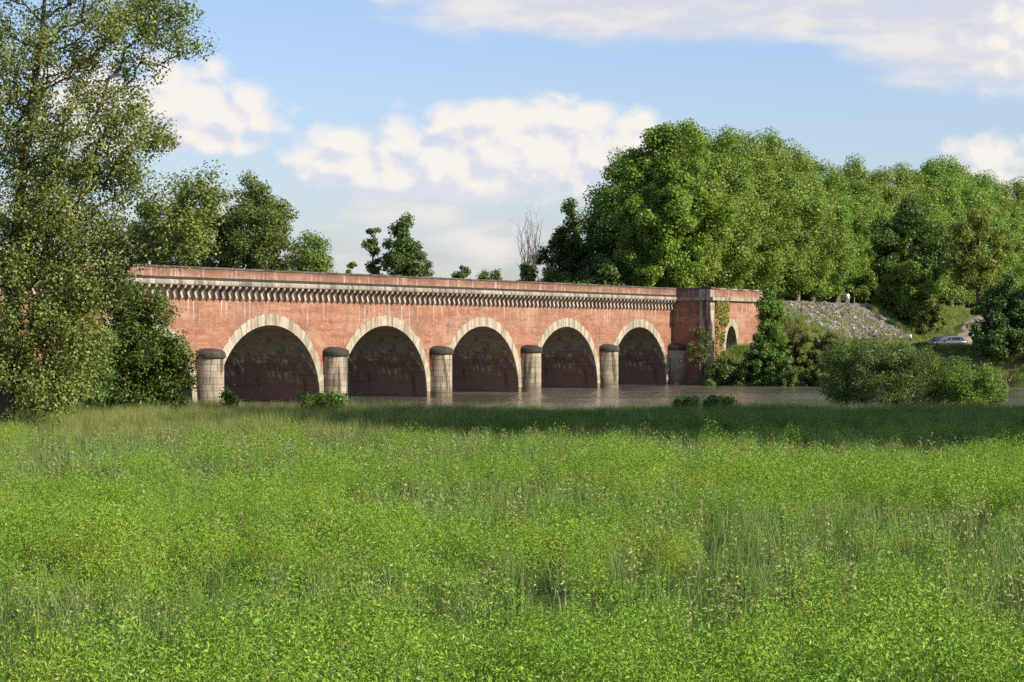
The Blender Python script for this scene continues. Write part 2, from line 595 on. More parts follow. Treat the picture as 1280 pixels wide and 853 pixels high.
m, nt, b = material('earth_and_turf')
P = nt.coord()
py = nt.sep(P)[1]
n1 = nt.noise(P, 0.25, 6, 0.6)
n2 = nt.noise(P, 2.2, 5, 0.65)
turf = nt.mix(n2, (0.055, 0.085, 0.018), (0.12, 0.13, 0.035))
turf = nt.mix(nt.sstep(n1, 0.45, 0.7), turf, (0.19, 0.155, 0.065))
soil = nt.mix(n2, (0.018, 0.032, 0.007), (0.042, 0.064, 0.014))
nt.l.new(nt.mix(nt.sstep(py, 150, 160), soil, turf), b.inputs['Base Color'])
b.inputs['Roughness'].default_value = 1.0
b.inputs['Specular IOR Level'].default_value = 0.1
nt.l.new(nt.bump(n2, 0.8, 0.15), b.inputs['Normal'])
M['ground'] = m
g = link_mesh('ground', np_mesh('ground', V, Q, m, True))
tag(g, kind='structure')

# river
m, nt, b = material('muddy_river')
P = nt.coord()
c = nt.mix(nt.sstep(nt.noise(nt.mapping(P, (0.05, 0.035, 1)), 1.0, 5, 0.6), 0.38, 0.62), (0.085, 0.082, 0.060), (0.16, 0.154, 0.118))
nt.l.new(c, b.inputs['Base Color'])
b.inputs['Roughness'].default_value = 0.12
b.inputs['IOR'].default_value = 1.33
b.inputs['Specular IOR Level'].default_value = 0.36
wv = nt.add(nt.mul(nt.noise(nt.mapping(P, (0.9, 0.30, 1)), 1.0, 5, 0.6, 0.4), 1.0),
            nt.mul(nt.noise(nt.mapping(P, (0.22, 0.045, 1)), 1.0, 4, 0.55), 3.0))
nt.l.new(nt.bump(wv, 1.0, 0.22), b.inputs['Normal'])
M['water'] = m
wgx = np.linspace(-1500, 1500, 13)
wgy = np.linspace(70, 1500, 13)
A, B_ = np.meshgrid(wgx, wgy)
ii = (np.arange(12)[:, None] * 13 + np.arange(12)[None]).ravel()
riv = link_mesh('river', np_mesh('river', np.stack([A, B_, 0 * A], -1).reshape(-1, 3), np.stack([ii, ii + 1, ii + 14, ii + 13], -1), m))
tag(riv, kind='structure')

# sandy track behind the far bank
m, nt, b = material('sandy_track')
P = nt.coord()
nt.l.new(nt.mix(nt.noise(P, 0.8, 6, 0.65), (0.30, 0.22, 0.13), (0.46, 0.37, 0.25)), b.inputs['Base Color'])
b.inputs['Roughness'].default_value = 1.0
nt.l.new(nt.bump(nt.noise(P, 4, 4), 0.5, 0.05), b.inputs['Normal'])
pts = np.array([(40, 323.5), (46, 320), (52, 318), (57, 320), (60.5, 327), (63.5, 338), (66, 352)], float)
tt = np.linspace(0, len(pts) - 1, 60)
cx = np.interp(tt, range(len(pts)), pts[:, 0])
cy = np.interp(tt, range(len(pts)), pts[:, 1])
tx, ty = np.gradient(cx), np.gradient(cy)
ln = np.hypot(tx, ty)
wd = 3.4 + 0.6 * np.sin(tt * 3.1)
VV = []
for k in np.linspace(-1, 1, 9):
    ax, ay = cx - ty / ln * wd * k, cy + tx / ln * wd * k
    VV.append(np.stack([ax, ay, ground(ax, ay) + 0.06 * (1 - abs(k) ** 3) + 0.004], -1))
VV = np.stack(VV, 1).reshape(-1, 3)
ii = (np.arange(59)[:, None] * 9 + np.arange(8)[None]).ravel()
tag(link_mesh('sandy_track', np_mesh('sandy_track', VV, np.stack([ii, ii + 1, ii + 10, ii + 9], -1), m, True)), kind='structure')

# ------------------------------------------------------------------ aqueduct
S = 22.0
S0 = -0.3
BW = 11.6              # width of the bridge
A_HALF, A_RISE, A_BASE = 9.0, 6.6, 0.5
TOPZ = 10.43
aq = empty('canal_aqueduct', (P0[0], P0[1], 0), AZ)
tag(aq, 'long red brick canal aqueduct with pale stone arches and bracketed cornice crossing the river', 'aqueduct')
K0, K1 = -3, 5        # piers K0..K1 ; arches between
SL, SR = S0 + K0 * S - 8, S0 + K1 * S


def arch_pts(c, half, rise, base, n=40):
    return [(c - half * math.cos(math.pi * i / n), base + rise * math.sin(math.pi * i / n)) for i in range(n + 1)]


fr = MB()
NA = 40


def quad(mb, pts):
    bq = len(mb.v)
    mb.v += pts
    mb.f.append(tuple(range(bq, bq + len(pts))))


for yy, flip in ((0.0, False), (BW, True)):
    def q4(x0, za0, zb0, x1, za1, zb1):
        p = [(x0, yy, za0), (x1, yy, za1), (x1, yy, zb1), (x0, yy, zb0)]
        quad(fr, p[::-1] if flip else p)
    prev = SL
    for k in range(K0, K1):
        c = S0 + (k + 0.5) * S
        ap = arch_pts(c, A_HALF, A_RISE, A_BASE)
        q4(prev, -2, TOPZ, ap[0][0], -2, TOPZ)
        for (xa, za), (xb, zb) in zip(ap[:-1], ap[1:]):
            q4(xa, za, TOPZ, xb, zb, TOPZ)
        prev = ap[-1][0]
    q4(prev, -2, TOPZ, SR + 3, -2, TOPZ)
quad(fr, [(SL, 0, -2), (SL, 0, TOPZ), (SL, BW, TOPZ), (SL, BW, -2)])
quad(fr, [(SL, 0, TOPZ), (SR + 3, 0, TOPZ), (SR + 3, BW, TOPZ), (SL, BW, TOPZ)])
fr.build('spandrel_wall', M['brick'], aq)

# voussoir meshes, shared by every arch; ring of the arch at the origin
NV = 47
RING = 0.97
v_mesh = []
for i in range(NV):
    t0, t1 = math.pi * i / NV, math.pi * (i + 1) / NV
    g0 = 0.0016
    def pt(t, e):
        # offset the ellipse along its normal by e
        x, z = -A_HALF * math.cos(t), A_RISE * math.sin(t)
        nxn, nzn = -math.cos(t) / A_HALF, math.sin(t) / A_RISE
        l = math.hypot(nxn, nzn)
        return (x + nxn / l * e, A_BASE + z + nzn / l * e)
    rr = random.Random(i)
    e1 = RING + (0.03 if i % 2 else -0.03)
    t0, t1 = t0 + g0, t1 - g0
    pr = -0.05 - rr.random() * 0.025
    # the ring is cut where the pier cap begins so stones do not overlap the neighbours'
    poly = [pt(t0, -0.005), pt(t1, -0.005), pt(t1, e1), pt(t0, e1)]
    mb = MB().prism(poly, pr, 0.10, 'y')
    v_mesh.append(mb.mesh('voussoir', M['voussoir']))

for k in range(K0, K1):
    c = S0 + (k + 0.5) * S
    vt = MB()
    ap = [(p[0] - c, p[1]) for p in arch_pts(c, A_HALF, A_RISE, A_BASE)]
    ap = [(-A_HALF, -2)] + ap + [(A_HALF, -2)]
    for (xa, za), (xb, zb) in zip(ap[:-1], ap[1:]):
        quad(vt, [(xa, 0.0, za), (xa, BW, za), (xb, BW, zb), (xb, 0.0, zb)])
    vo = vt.build('vault', M['vault'], aq, True, (c, 0, 0))
    if k >= -1:
        for sg in (-1, 1):
            x0, x1 = sorted((sg * (A_HALF - 0.005), sg * (A_HALF + RING)))
            MB().box(x0, x1, -0.06, 0.1, -1.0, A_BASE - 0.02).build('springer_stone', M['stone'], vo)
        for i in range(NV):
            link_mesh('voussoir', v_mesh[i], vo)

# piers: rounded noses of coursed blocks under a mossy domed cap
NR, NO = 1.27, -0.45


def block_mesh(a0, a1, z0, z1, r):
    mb = MB()
    n = 5
    pts = []
    for j in range(n + 1):
        a = a0 + (a1 - a0) * j / n
        pts.append((r * math.cos(a), NO + r * math.sin(a)))
    for j in range(n, -1, -1):
        a = a0 + (a1 - a0) * j / n
        pts.append(((r - 0.3) * math.cos(a), NO + (r - 0.3) * math.sin(a)))
    mb.prism(pts[::-1], z0, z1, 'z')
    return mb.mesh('stone_block', M['stone'])


def cheek_mesh(sg):
    return MB().box(min(sg * NR, sg * (NR - 0.3)), max(sg * NR, sg * (NR - 0.3)), NO + 0.01, -0.005, 0.0, 0.535).mesh('cheek_block', M['stone'])


CH = 0.56
cuts = [[math.pi, 1.36 * math.pi, 1.70 * math.pi, 2 * math.pi], [math.pi, 1.22 * math.pi, 1.55 * math.pi, 1.83 * math.pi, 2 * math.pi]]
blk = [[block_mesh(c[i] + 0.006, c[i + 1] - 0.006, 0, CH - 0.025, NR) for i in range(len(c) - 1)] for c in cuts]
chk = [cheek_mesh(-1), cheek_mesh(1)]
core = MB()
core.lathe([(NR - 0.035, -2.0), (NR - 0.035, 4.3)], 20, (0, NO, 0), math.pi, 2 * math.pi)
core.box(-NR + 0.035, NR - 0.035, NO, -0.004, -2.0, 4.28)
core_me = core.mesh('pier_core', M['joint'], False)
cap = MB()
prof = [(1.27, 4.24), (1.40, 4.26), (1.43, 4.34), (1.42, 4.62), (1.38, 4.74), (1.28, 4.84), (0.95, 4.97), (0.5, 5.07), (0.01, 5.10)]
cap.lathe(prof, 22, (0, NO, 0), math.pi, 2 * math.pi)
sec = [(r, z) for r, z in prof]
for (r0, z0), (r1, z1) in zip(sec[:-1], sec[1:]):
    for sg in (-1, 1):
        q = [(sg * r0, NO, z0), (sg * r0, 0.02, z0), (sg * r1, 0.02, z1), (sg * r1, NO, z1)]
        quad(cap, q if sg > 0 else q[::-1])
cap.lathe([(0.0, 4.30), (1.30, 4.30)], 22, (0, NO, 0), math.pi, 2 * math.pi)
cap_me = cap.mesh('pier_cap', M['dark_stone'], True)
for k in range(K0, K1 + 1):
    p = empty('pier', (S0 + k * S, 0, 0), 0, aq)
    link_mesh('pier_core', core_me, p)
    link_mesh('pier_cap', cap_me, p)
    if k < 0:
        continue
    for j in range(8):
        z = -0.18 + j * CH
        for me in blk[j % 2]:
            o = link_mesh('stone_block', me, p, (0, 0, z))
        for me in chk:
            link_mesh('cheek_block', me, p, (0, 0, z + 0.0))

# cornice: S-shaped brackets under a projecting slab
cor = empty('cornice', (0, 0, 0), 0, aq)
bp = [(0.0, 9.22), (-0.20, 9.22), (-0.31, 9.30), (-0.35, 9.44), (-0.30, 9.60), (-0.24, 9.74), (-0.27, 9.90),
      (-0.42, 10.05), (-0.60, 10.17), (-0.68, 10.30), (-0.68, TOPZ - 0.002), (0.0, TOPZ - 0.002)]
br_me = MB().prism(bp, -0.16, 0.16, 'x').mesh('bracket', M['bracket'])
n_br = int((SR - 0.6 - (S0 - 38)) / 1.1)
for i in range(n_br):
    link_mesh('bracket', br_me, cor, (SR - 0.75 - i * 1.1, 0, 0))
sl_me = MB().prism([(0.2, TOPZ), (-0.74, TOPZ), (-0.80, TOPZ + 0.1), (-0.80, TOPZ + 0.30), (-0.72, TOPZ + 0.42), (0.2, TOPZ + 0.42)], 0.012, 2.188, 'x').mesh('cornice_slab', M['slab'])
MB().box(SL, SR - 0.02, -0.03, 0.1, 9.24, TOPZ - 0.003).build('corbel_shade_back', M['gap_shade_brick'], cor)  # dark panel added behind the brackets to paint their gaps as shaded
n_sl = int((SR - SL) / 2.2) + 1
for i in range(n_sl):
    link_mesh('cornice_slab', sl_me, cor, (SR - 2.2 * (i + 1), 0, 0))
# weathered course, brick parapet and coping, front and back
par = empty('parapet', (0, 0, 0), 0, aq)
for y0, y1 in ((-0.62, -0.15), (BW + 0.15, BW + 0.62)):
    MB().box(SL, SR + 0.4, y0, y1, TOPZ + 0.42, 11.84).build('parapet_brickwork', M['brick'], par)
MB().box(SL, SR, -0.69, -0.10, TOPZ + 0.42, 11.10).build('weathered_course', M['dark_stone'], par)
cp_me = MB().box(0.01, 2.19, -0.70, -0.08, 11.84, 11.99).mesh('coping_slab', M['coping'])
for i in range(n_sl):
    o = link_mesh('coping_slab', cp_me, par, (SR - 2.2 * (i + 1), 0, 0.012 * math.sin(i * 2.1)))
MB().box(SL, SR + 5, BW, BW + 0.66, TOPZ, TOPZ + 0.42).build('rear_cornice', M['slab'], par)
MB().box(SL, SR + 3, BW - 0.05, BW + 0.70, 11.84, 11.99).build('rear_coping', M['coping'], par)
# canal trough floor (towpath level) between the parapets
MB().box(SL, SR + 21, 0.25, BW - 0.25, TOPZ + 0.004, 10.6).build('towpath', M['riprap'], aq)

# abutment block, standing 5 m forward of the arcade
ab = empty('abutment', (0, 0, 0), 0, aq)
AF = -5.0
AE = SR + 22.4
wl = MB()
sc_, sh, sr_, sb = 117.5, 2.1, 2.9, 4.4
ap = arch_pts(sc_, sh, sr_, sb, 20)
def qf(x0, za0, zb0, x1, za1, zb1):
    quad(wl, [(x0, AF, za0), (x1, AF, za1), (x1, AF, zb1), (x0, AF, zb0)])
qf(SR, -2, TOPZ, sc_ - sh, -2, TOPZ)
for (xa, za), (xb, zb) in zip(ap[:-1], ap[1:]):
    qf(xa, za, TOPZ, xb, zb, TOPZ)
qf(sc_ + sh, -2, TOPZ, AE, -2, TOPZ)
quad(wl, [(SR, 0.0, -2), (SR, AF, -2), (SR, AF, TOPZ), (SR, 0.0, TOPZ)])
quad(wl, [(SR, AF, TOPZ), (AE, AF, TOPZ), (AE, BW, TOPZ), (SR, BW, TOPZ)])
quad(wl, [(SR, BW, -2), (SR, BW, TOPZ), (AE, BW, TOPZ), (AE, BW, -2)])
quad(wl, [(AE, AF, -2), (AE, BW, -2), (AE, BW, TOPZ), (AE, AF, TOPZ)])
wl.build('abutment_wall', M['brick'], ab)
nv = MB()
aq2 = [(sc_ - sh, -2)] + ap + [(sc_ + sh, -2)]
for (xa, za), (xb, zb) in zip(aq2[:-1], aq2[1:]):
    quad(nv, [(xa, AF, za), (xa, AF + 4.5, za), (xb, AF + 4.5, zb), (xb, AF, zb)])
quad(nv, [(sc_ - sh, AF + 4.5, -2), (sc_ + sh, AF + 4.5, -2), (sc_ + sh, AF + 4.5, 8), (sc_ - sh, AF + 4.5, 8)])
niche = nv.build('archway_vault', M['vault'], ab)
for i in range(15):
    t0, t1 = math.pi * i / 15 + 0.006, math.pi * (i + 1) / 15 - 0.006
    def pt2(t, e):
        return (sc_ - (sh + e) * math.cos(t), sb + (sr_ + e) * math.sin(t))
    MB().prism([pt2(t0, -0.02), pt2(t1, -0.02), pt2(t1, 0.95), pt2(t0, 0.95)], AF - 0.06, AF + 0.5, 'y').build('voussoir', M['voussoir'], niche)
for i in range(6):
    for sg in (-1, 1):
        x0, x1 = sorted((sc_ + sg * (sh - 0.02), sc_ + sg * (sh + 0.62 + 0.3 * (i % 2))))
        MB().box(x0, x1, AF - 0.06, AF + 0.5, sb - 0.02 - 0.6 * (i + 1) + 0.012, sb - 0.02 - 0.6 * i).build('jamb_stone', M['voussoir'], niche)
# corner pilaster of alternating quoins
pil = empty('corner_pilaster', (0, 0, 0), 0, ab)
for i in range(18):
    z0 = -0.4 + i * 0.6
    a = 1.25 if i % 2 else 1.10
    MB().box(SR - 0.16, SR + a, AF - 0.16, AF + 1.95 - a * 0.55, z0 + 0.012, z0 + 0.6).build('quoin', M['stone'], pil)
MB().box(SR - 0.62, SR + 1.75, AF - 0.62, AF + 1.9, TOPZ, TOPZ + 0.42).build('pilaster_cornice', M['slab'], pil)
MB().box(SR - 0.12, SR + 1.25, AF - 0.14, AF + 1.4, TOPZ + 0.42, 11.86).build('pedestal', M['slab'], pil)
MB().box(SR - 0.28, SR + 1.42, AF - 0.30, AF + 1.56, 11.86, 12.10).build('pedestal_cap', M['coping'], pil)
MB().lathe([(0.30, 12.10), (0.30, 12.16), (0.12, 12.22), (0.10, 12.40), (0.20, 12.52), (0.12, 12.66), (0.0, 12.72)], 12, (SR + 0.55, AF + 0.6, 0)).build('finial', M['dark_stone'], pil, True)
# plain cornice and parapet of the abutment, front and return
MB().box(SR + 1.75, AE, AF - 0.40, AF + 0.3, TOPZ, TOPZ + 0.42).build('plain_cornice', M['slab'], ab)
MB().box(SR - 0.40, SR + 0.3, AF + 1.9, -0.80, TOPZ, TOPZ + 0.42).build('return_cornice', M['slab'], ab)
MB().box(SR + 1.25, AE, AF - 0.05, AF + 0.40, TOPZ + 0.42, 11.84).build('parapet_brickwork', M['brick'], ab)
MB().box(SR - 0.05, SR + 0.40, AF + 1.4, -0.70, TOPZ + 0.42, 11.84).build('parapet_brickwork', M['brick'], ab)
for i in range(10):
    MB().box(SR + 1.44 + i * 2.1, SR + 3.52 + i * 2.1, AF - 0.14, AF + 0.48, 11.84, 11.99).build('coping_slab', M['slab'] if i % 2 else M['coping'], ab)
MB().box(SR - 0.14, SR + 0.48, AF + 1.57, -0.10, 11.84, 11.99).build('return_coping', M['coping'], ab)


# ------------------------------------------------------------------ foliage
def unit(v):
    return v / np.maximum(np.linalg.norm(v, axis=-1, keepdims=True), 1e-9)


def leaves_arrays(C, N, size, aspect, rng):
    n = len(C)
    t = rng.normal(size=(n, 3))
    U = unit(np.cross(N, t))
    Vv = np.cross(N, U)
    Ls = (size * (0.65 + 0.7 * rng.random(n)))[:, None]
    Wd = Ls * aspect
    fold = N * Ls * 0.10
    q = np.stack([C - U * Ls * 0.5 - fold, C + Vv * Wd * 0.5 + fold - U * Ls * 0.08, C + U * Ls * 0.5 - fold, C - Vv * Wd * 0.5 + fold - U * Ls * 0.08], 1)
    return q.reshape(-1, 3)


def leaf_mesh(name, C, N, size, aspect, mat, rng):
    Vq = leaves_arrays(C, N, size, aspect, rng)
    return np_mesh(name, Vq, np.arange(len(Vq)).reshape(-1, 4), mat)


def cluster_leaves(cl, rad, per, rng, flat=0.8, up=0.5, hollow=0.45):
    """leaf centres and normals in clumps round the cluster centres"""
    cl = np.asarray(cl)
    rad = np.asarray(rad)
    per = np.asarray(per)
    idx = np.repeat(np.arange(len(cl)), per)
    d = unit(rng.normal(size=(len(idx), 3)))
    rr = rng.random(len(idx)) ** hollow
    off = d * (rr * rad[idx])[:, None]
    off[:, 2] *= flat
    C = cl[idx] + off
    N = unit(d * 0.8 + np.array([0, 0, up]) + rng.normal(size=d.shape) * 0.55)
    return C, N


def skeleton(trunk, cl, rng, r_tip=0.02, k_r=0.05, wig=0.08):
    """connect cluster centres to the trunk by branches; returns nodes, parents, radii"""
    nodes = [np.array(p, float) for p in trunk]
    par_ = [-1] + list(range(len(trunk) - 1))
    cl = np.asarray(cl)
    ax = np.array(trunk[-1])
    order = np.argsort([np.min(np.linalg.norm(np.array(trunk) - c, axis=1)) for c in cl])
    load = [0.0] * len(nodes)
    ends = []
    for i in order:
        c = cl[i]
        A = np.array(nodes)
        d = np.linalg.norm(A - c, axis=1)
        cost = d + 1.4 * np.maximum(A[:, 2] - (c[2] - 0.45 * d), 0)
        cost[:max(1, int(len(trunk) * 0.18))] += 3.0
        j = int(np.argmin(cost))
        nseg = max(2, min(7, int(d[j] / max(0.4, 0.08 * np.ptp(cl[:, 2]) ))))
        pj = j
        for q in range(1, nseg + 1):
            t = q / nseg
            p = nodes[j] + (c - nodes[j]) * t
            p = p + rng.normal(size=3) * wig * d[j] * (0 if q == nseg else 0.5)
            p[2] -= 0.10 * d[j] * math.sin(math.pi * t)
            nodes.append(p)
            par_.append(pj)
            load.append(0.0)
            pj = len(nodes) - 1
        load[pj] += 1.0
    for i in range(len(nodes) - 1, 0, -1):
        load[par_[i]] += load[i]
    rad = [max(r_tip, k_r * math.sqrt(l)) for l in load]
    return nodes, par_, rad


def branch_mesh(name, nodes, par_, rad, mat, n=5, base_flare=None):
    A = np.array(nodes)
    VV, QQ = [], []
    bcount = 0
    ang = np.arange(n) * 2 * math.pi / n
    for i in range(1, len(nodes)):
        p, q = A[par_[i]], A[i]
        t = q - p
        l = np.linalg.norm(t)
        if l < 1e-4: continue
        t /= l
        h = np.array([1.0, 0, 0]) if abs(t[0]) < 0.8 else np.array([0, 1.0, 0])
        u = np.cross(t, h); u /= np.linalg.norm(u)
        w = np.cross(t, u)
        ra = min(rad[par_[i]], rad[i] * 1.6)
        rb = rad[i]
        ring = np.cos(ang)[:, None] * u + np.sin(ang)[:, None] * w
        VV.append(p - t * ra * 0.2 + ring * ra)
        VV.append(q + t * rb * 0.2 + ring * rb)
        for k in range(n):
            j = (k + 1) % n
            QQ.append((bcount + k, bcount + j, bcount + n + j, bcount + n + k))
        bcount += 2 * n
    return np_mesh(name, np.concatenate(VV), np.array(QQ), mat, True)


def crown_points(rng, M_, h, z0, Rm, prof, lobes=0.3, outer=0.42):
    """cluster centres inside an uneven envelope"""
    pts = []
    ph = rng.random(6) * 6.28
    tries = 0
    while len(pts) < M_ and tries < 60000:
        tries += 1
        t = rng.random()
        r = prof(t)
        if rng.random() > r * r + 0.05:
            continue
        a = rng.random() * 6.283
        mod = 1 + lobes * (0.5 * math.sin(2 * a + ph[0] + 5 * t) + 0.35 * math.sin(3 * a + ph[1] - 9 * t) + 0.3 * math.sin(5 * a + ph[2] + 14 * t))
        q = rng.random() ** outer * r * Rm * mod
        p = np.array([q * math.cos(a), q * math.sin(a), z0 + (h - z0) * t + lobes * 0.12 * (h - z0) * math.sin(a * 2 + ph[3]) * t])
        if pts and np.min(np.linalg.norm(np.array(pts) - p, axis=1)) < 0.55 * (Rm * 1.9 / M_ ** 0.36) * 0.5:
            continue
        pts.append(p)
    pts = np.array(pts)
    top_, bot_ = pts[:, 2].max(), pts[:, 2].min()
    pts[:, 2] = z0 + (pts[:, 2] - bot_) / (top_ - bot_) * (h - z0)
    pts[:, :2] *= Rm / np.percentile(np.hypot(pts[:, 0], pts[:, 1]), 93)
    return pts


def make_tree_meshes(seed, h, z0, Rm, prof, n_cl, n_leaf, leaf, aspect, leafmat, barkmat, cl_r, lobes=0.3, k_r=0.05, lean=(0, 0), outer=0.42, flat=0.8, hollow=0.45):
    rng = np.random.default_rng(seed)
    cl = crown_points(rng, n_cl, h - 0.6 * cl_r, z0, max(Rm - 0.75 * cl_r, 0.3 * Rm), prof, lobes, outer)
    cl[:, 0] += lean[0] * cl[:, 2] / h
    cl[:, 1] += lean[1] * cl[:, 2] / h
    nt_ = max(5, int(h * 0.75 / 1.6))
    trunk = []
    for i in range(nt_ + 1):
        t = i / nt_
        trunk.append((lean[0] * t * 0.75 + 0.05 * h * 0.2 * math.sin(3 * t + seed) * t, lean[1] * t * 0.75 + 0.01 * h * math.cos(4 * t + seed) * t, -0.4 + t * (h * 0.78 + 0.4)))
    nodes, par_, rad = skeleton(trunk, cl, rng, 0.02 * h / 20, k_r)
    bm = branch_mesh('trunk', nodes, par_, rad, barkmat, 6)
    rad_c = cl_r * (0.7 + 0.6 * rng.random(len(cl)))
    wgt = rad_c ** 2
    per = np.maximum(8, (n_leaf * wgt / wgt.sum())).astype(int)
    C, N = cluster_leaves(cl, rad_c, per, rng, flat, 0.55, hollow)
    cm = leaf_mesh('crown', C, N, leaf, aspect, leafmat, rng)
    return bm, cm


def place_tree(name, meshes, loc, label, cat='tree', group=None, scale=1.0, rz=0.0, mat=None):
    t = empty(name, loc, rz)
    t.scale = (scale, scale, scale) if not isinstance(scale, (tuple, list)) else scale
    link_mesh('trunk', meshes[0], t)
    link_mesh('crown', meshes[1], t)
    tag(t, label, cat, group)
    return t


def P_plane(t):
    return max(0.0, (0.50 + 0.55 * math.sin(math.pi * min(1, t * 0.95 + 0.05) ** 0.9)) * (1 - t ** 5) ** 0.5 * min(1, 0.55 + t * 3))


def P_round(t):
    return max(0.0, math.sin(math.pi * (0.08 + 0.92 * t) ** 0.85)) ** 0.6 if t < 1 else 0


def P_cone(t):
    return max(0.03, (1 - t) ** 0.8) * min(1, 0.5 + 4 * t)


def P_bush(t):
    return max(0.0, 1 - t * t) ** 0.5


def P_vase(t):
    return 0.25 + 0.75 * math.sin(math.pi * min(1, 0.1 + 0.75 * t)) * (1 - t ** 6)


ORD = ['first', 'second', 'third', 'fourth', 'fifth', 'sixth', 'seventh', 'eighth', 'ninth', 'tenth', 'eleventh', 'twelfth', 'thirteenth', 'fourteenth', 'fifteenth', 'sixteenth', 'seventeenth', 'eighteenth', 'nineteenth', 'twentieth']


def z_of(x, y):
    return float(ground(x, y))


# --- avenue of tall plane trees along the canal beyond the abutment
PT = [make_tree_meshes(11 + i, 30, 3.0, 8.4, P_plane, 210, 74000, 0.33, 0.8, M['plane'], M['bark_pale'], 2.15, 0.38, 0.042, hollow=0.55) for i in range(3)]
PTB = make_tree_meshes(31, 30, 2.0, 9.6, P_plane, 180, 66000, 0.42, 0.8, M['plane_bright'], M['bark_pale'], 1.8, 0.55, 0.042)
rngp = np.random.default_rng(5)
x, y = xy(133, -15)
place_tree('plane_tree', PTB, (X_at(835, 352), 352, z_of(X_at(835, 352), 352)), 'big bright green plane tree towering right behind the end of the aqueduct', group='tall plane trees along the canal', scale=(Z_at(152, 352) - z_of(X_at(835, 352), 352)) / 30.0, rz=0.6)
tops = {}
sil = [(740, 260), (770, 190), (800, 162), (850, 152), (900, 162), (960, 156), (1000, 172), (1040, 205), (1065, 192), (1110, 212), (1150, 196), (1190, 196), (1230, 216), (1280, 222), (1400, 235)]
for row, (off, st, n, s_0) in enumerate(((-14.5, 11.5, 20, 156), (-31, 17, 13, 172))):
    for i in range(n):
        s_ = s_0 + i * st + rngp.normal() * 1.0
        x, y = xy(s_, off + rngp.normal() * 0.8)
        z = z_of(x, y)
        px = 640 + F * x / y
        top = np.interp(px, [p[0] for p in sil], [p[1] for p in sil]) + rngp.random() * 20 - 4 + (8 if row else 0)
        sc = (Z_at(top, y) - z) / 30.0
        me = PT[(i + row) % 3]
        where = 'near' if row == 0 else 'rear'
        place_tree('plane_tree', me, (x, y, z), f'tall plane tree, {ORD[i]} from the aqueduct in the {where} row along the canal', group='tall plane trees along the canal', scale=(sc * (0.92 + 0.2 * rngp.random()), sc * 1.0, sc), rz=rngp.random() * 6.28)

# --- dark undergrowth and lower trees under the avenue
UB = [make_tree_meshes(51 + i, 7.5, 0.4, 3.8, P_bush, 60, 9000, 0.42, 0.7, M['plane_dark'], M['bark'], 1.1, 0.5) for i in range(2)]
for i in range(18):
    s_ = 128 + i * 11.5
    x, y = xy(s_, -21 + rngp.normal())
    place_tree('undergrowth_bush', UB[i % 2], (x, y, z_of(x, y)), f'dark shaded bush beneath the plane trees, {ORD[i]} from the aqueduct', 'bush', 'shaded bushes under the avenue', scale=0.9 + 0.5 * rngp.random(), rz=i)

# --- trees on the slope at the right
def far_tree(name, px, top, wpx, Y, label, mat, seed, prof=P_round, low=0.12, n_cl=70, n_leaf=14000, leaf=0.42, bark='bark', cat='tree', lobes=0.45, cl_k=0.24, aspect=0.75, base=None, outer=0.42, lean=(0, 0), group=None, hollow=0.45):
    x = X_at(px, Y)
    z = z_of(x, Y) if base is None else base
    h = Z_at(top, Y) - z
    Rm = wpx * 0.5 * Y / F * 1.04
    me = make_tree_meshes(seed, h * 1.0, h * low, Rm, prof, int(n_cl * 1.8), int(n_leaf * 1.9), leaf * 0.78, aspect, M[mat], M[bark], max(0.25, Rm * cl_k * 0.85), lobes, 0.05 * h / 22, lean, outer, 0.8, hollow)
    return place_tree(name, me, (x, Y, z), label, cat, group)


far_tree('leafy_tree', 1135, 325, 80, 374, 'rounded bright green tree at the right end of the stony slope', 'scrub_green', 71, P_round, 0.05, 60, 12000, 0.40)
far_tree('ivy_clad_tree', 1140, 245, 105, 388, 'dark ivy-clad tree behind the rounded bright green tree', 'elder', 72, P_round, 0.2, 80, 15000, 0.45)
far_tree('yellowish_tree', 1224, 255, 88, 366, 'yellowish tree with a thick brown trunk above the parked cars', 'yellow', 73, P_round, 0.35, 55, 7000, 0.42, 'bark', lobes=0.6)
far_tree('scrubby_bush', 1163, 368, 40, 346, 'brownish green bush between the rounded tree and the brown trunk', 'scrub', 74, P_bush, 0.05, 30, 5000, 0.32, cat='bush')
far_tree('leafy_bush', 1232, 378, 42, 350, 'light green bush at the foot of the yellowish tree', 'scrub_green', 75, P_bush, 0.05, 25, 4000, 0.32, cat='bush')
far_tree('bank_tree', 1262, 342, 92, 303, 'dark green tree on the far bank at the right edge', 'plane_dark', 76, P_bush, 0.03, 80, 16000, 0.36, lobes=0.5)
far_tree('bank_tree', 1325, 325, 130, 306, 'dark bank tree mostly beyond the right edge', 'plane_dark', 79, P_bush, 0.03, 70, 12000, 0.4)
far_tree('bank_bush', 1226, 404, 30, 312, 'dark bush beside the parked cars', 'plane_dark', 77, P_bush, 0.03, 28, 4500, 0.3, cat='bush')
far_tree('bank_bush', 1156, 428, 40, 309, 'olive bush hiding the nose of the parked cars', 'scrub', 180, P_bush, 0.02, 26, 4500, 0.28, cat='bush')
far_tree('bank_bush', 1195, 446, 70, 298, 'low dark bush on the bank below the parked cars', 'plane_dark', 78, P_bush, 0.03, 30, 6000, 0.3, cat='bush')
far_tree('leafy_tree', 1085, 340, 60, 385, 'small green tree on the crest behind the stony slope', 'scrub_green', 80, P_round, 0.1, 45, 7000, 0.4)

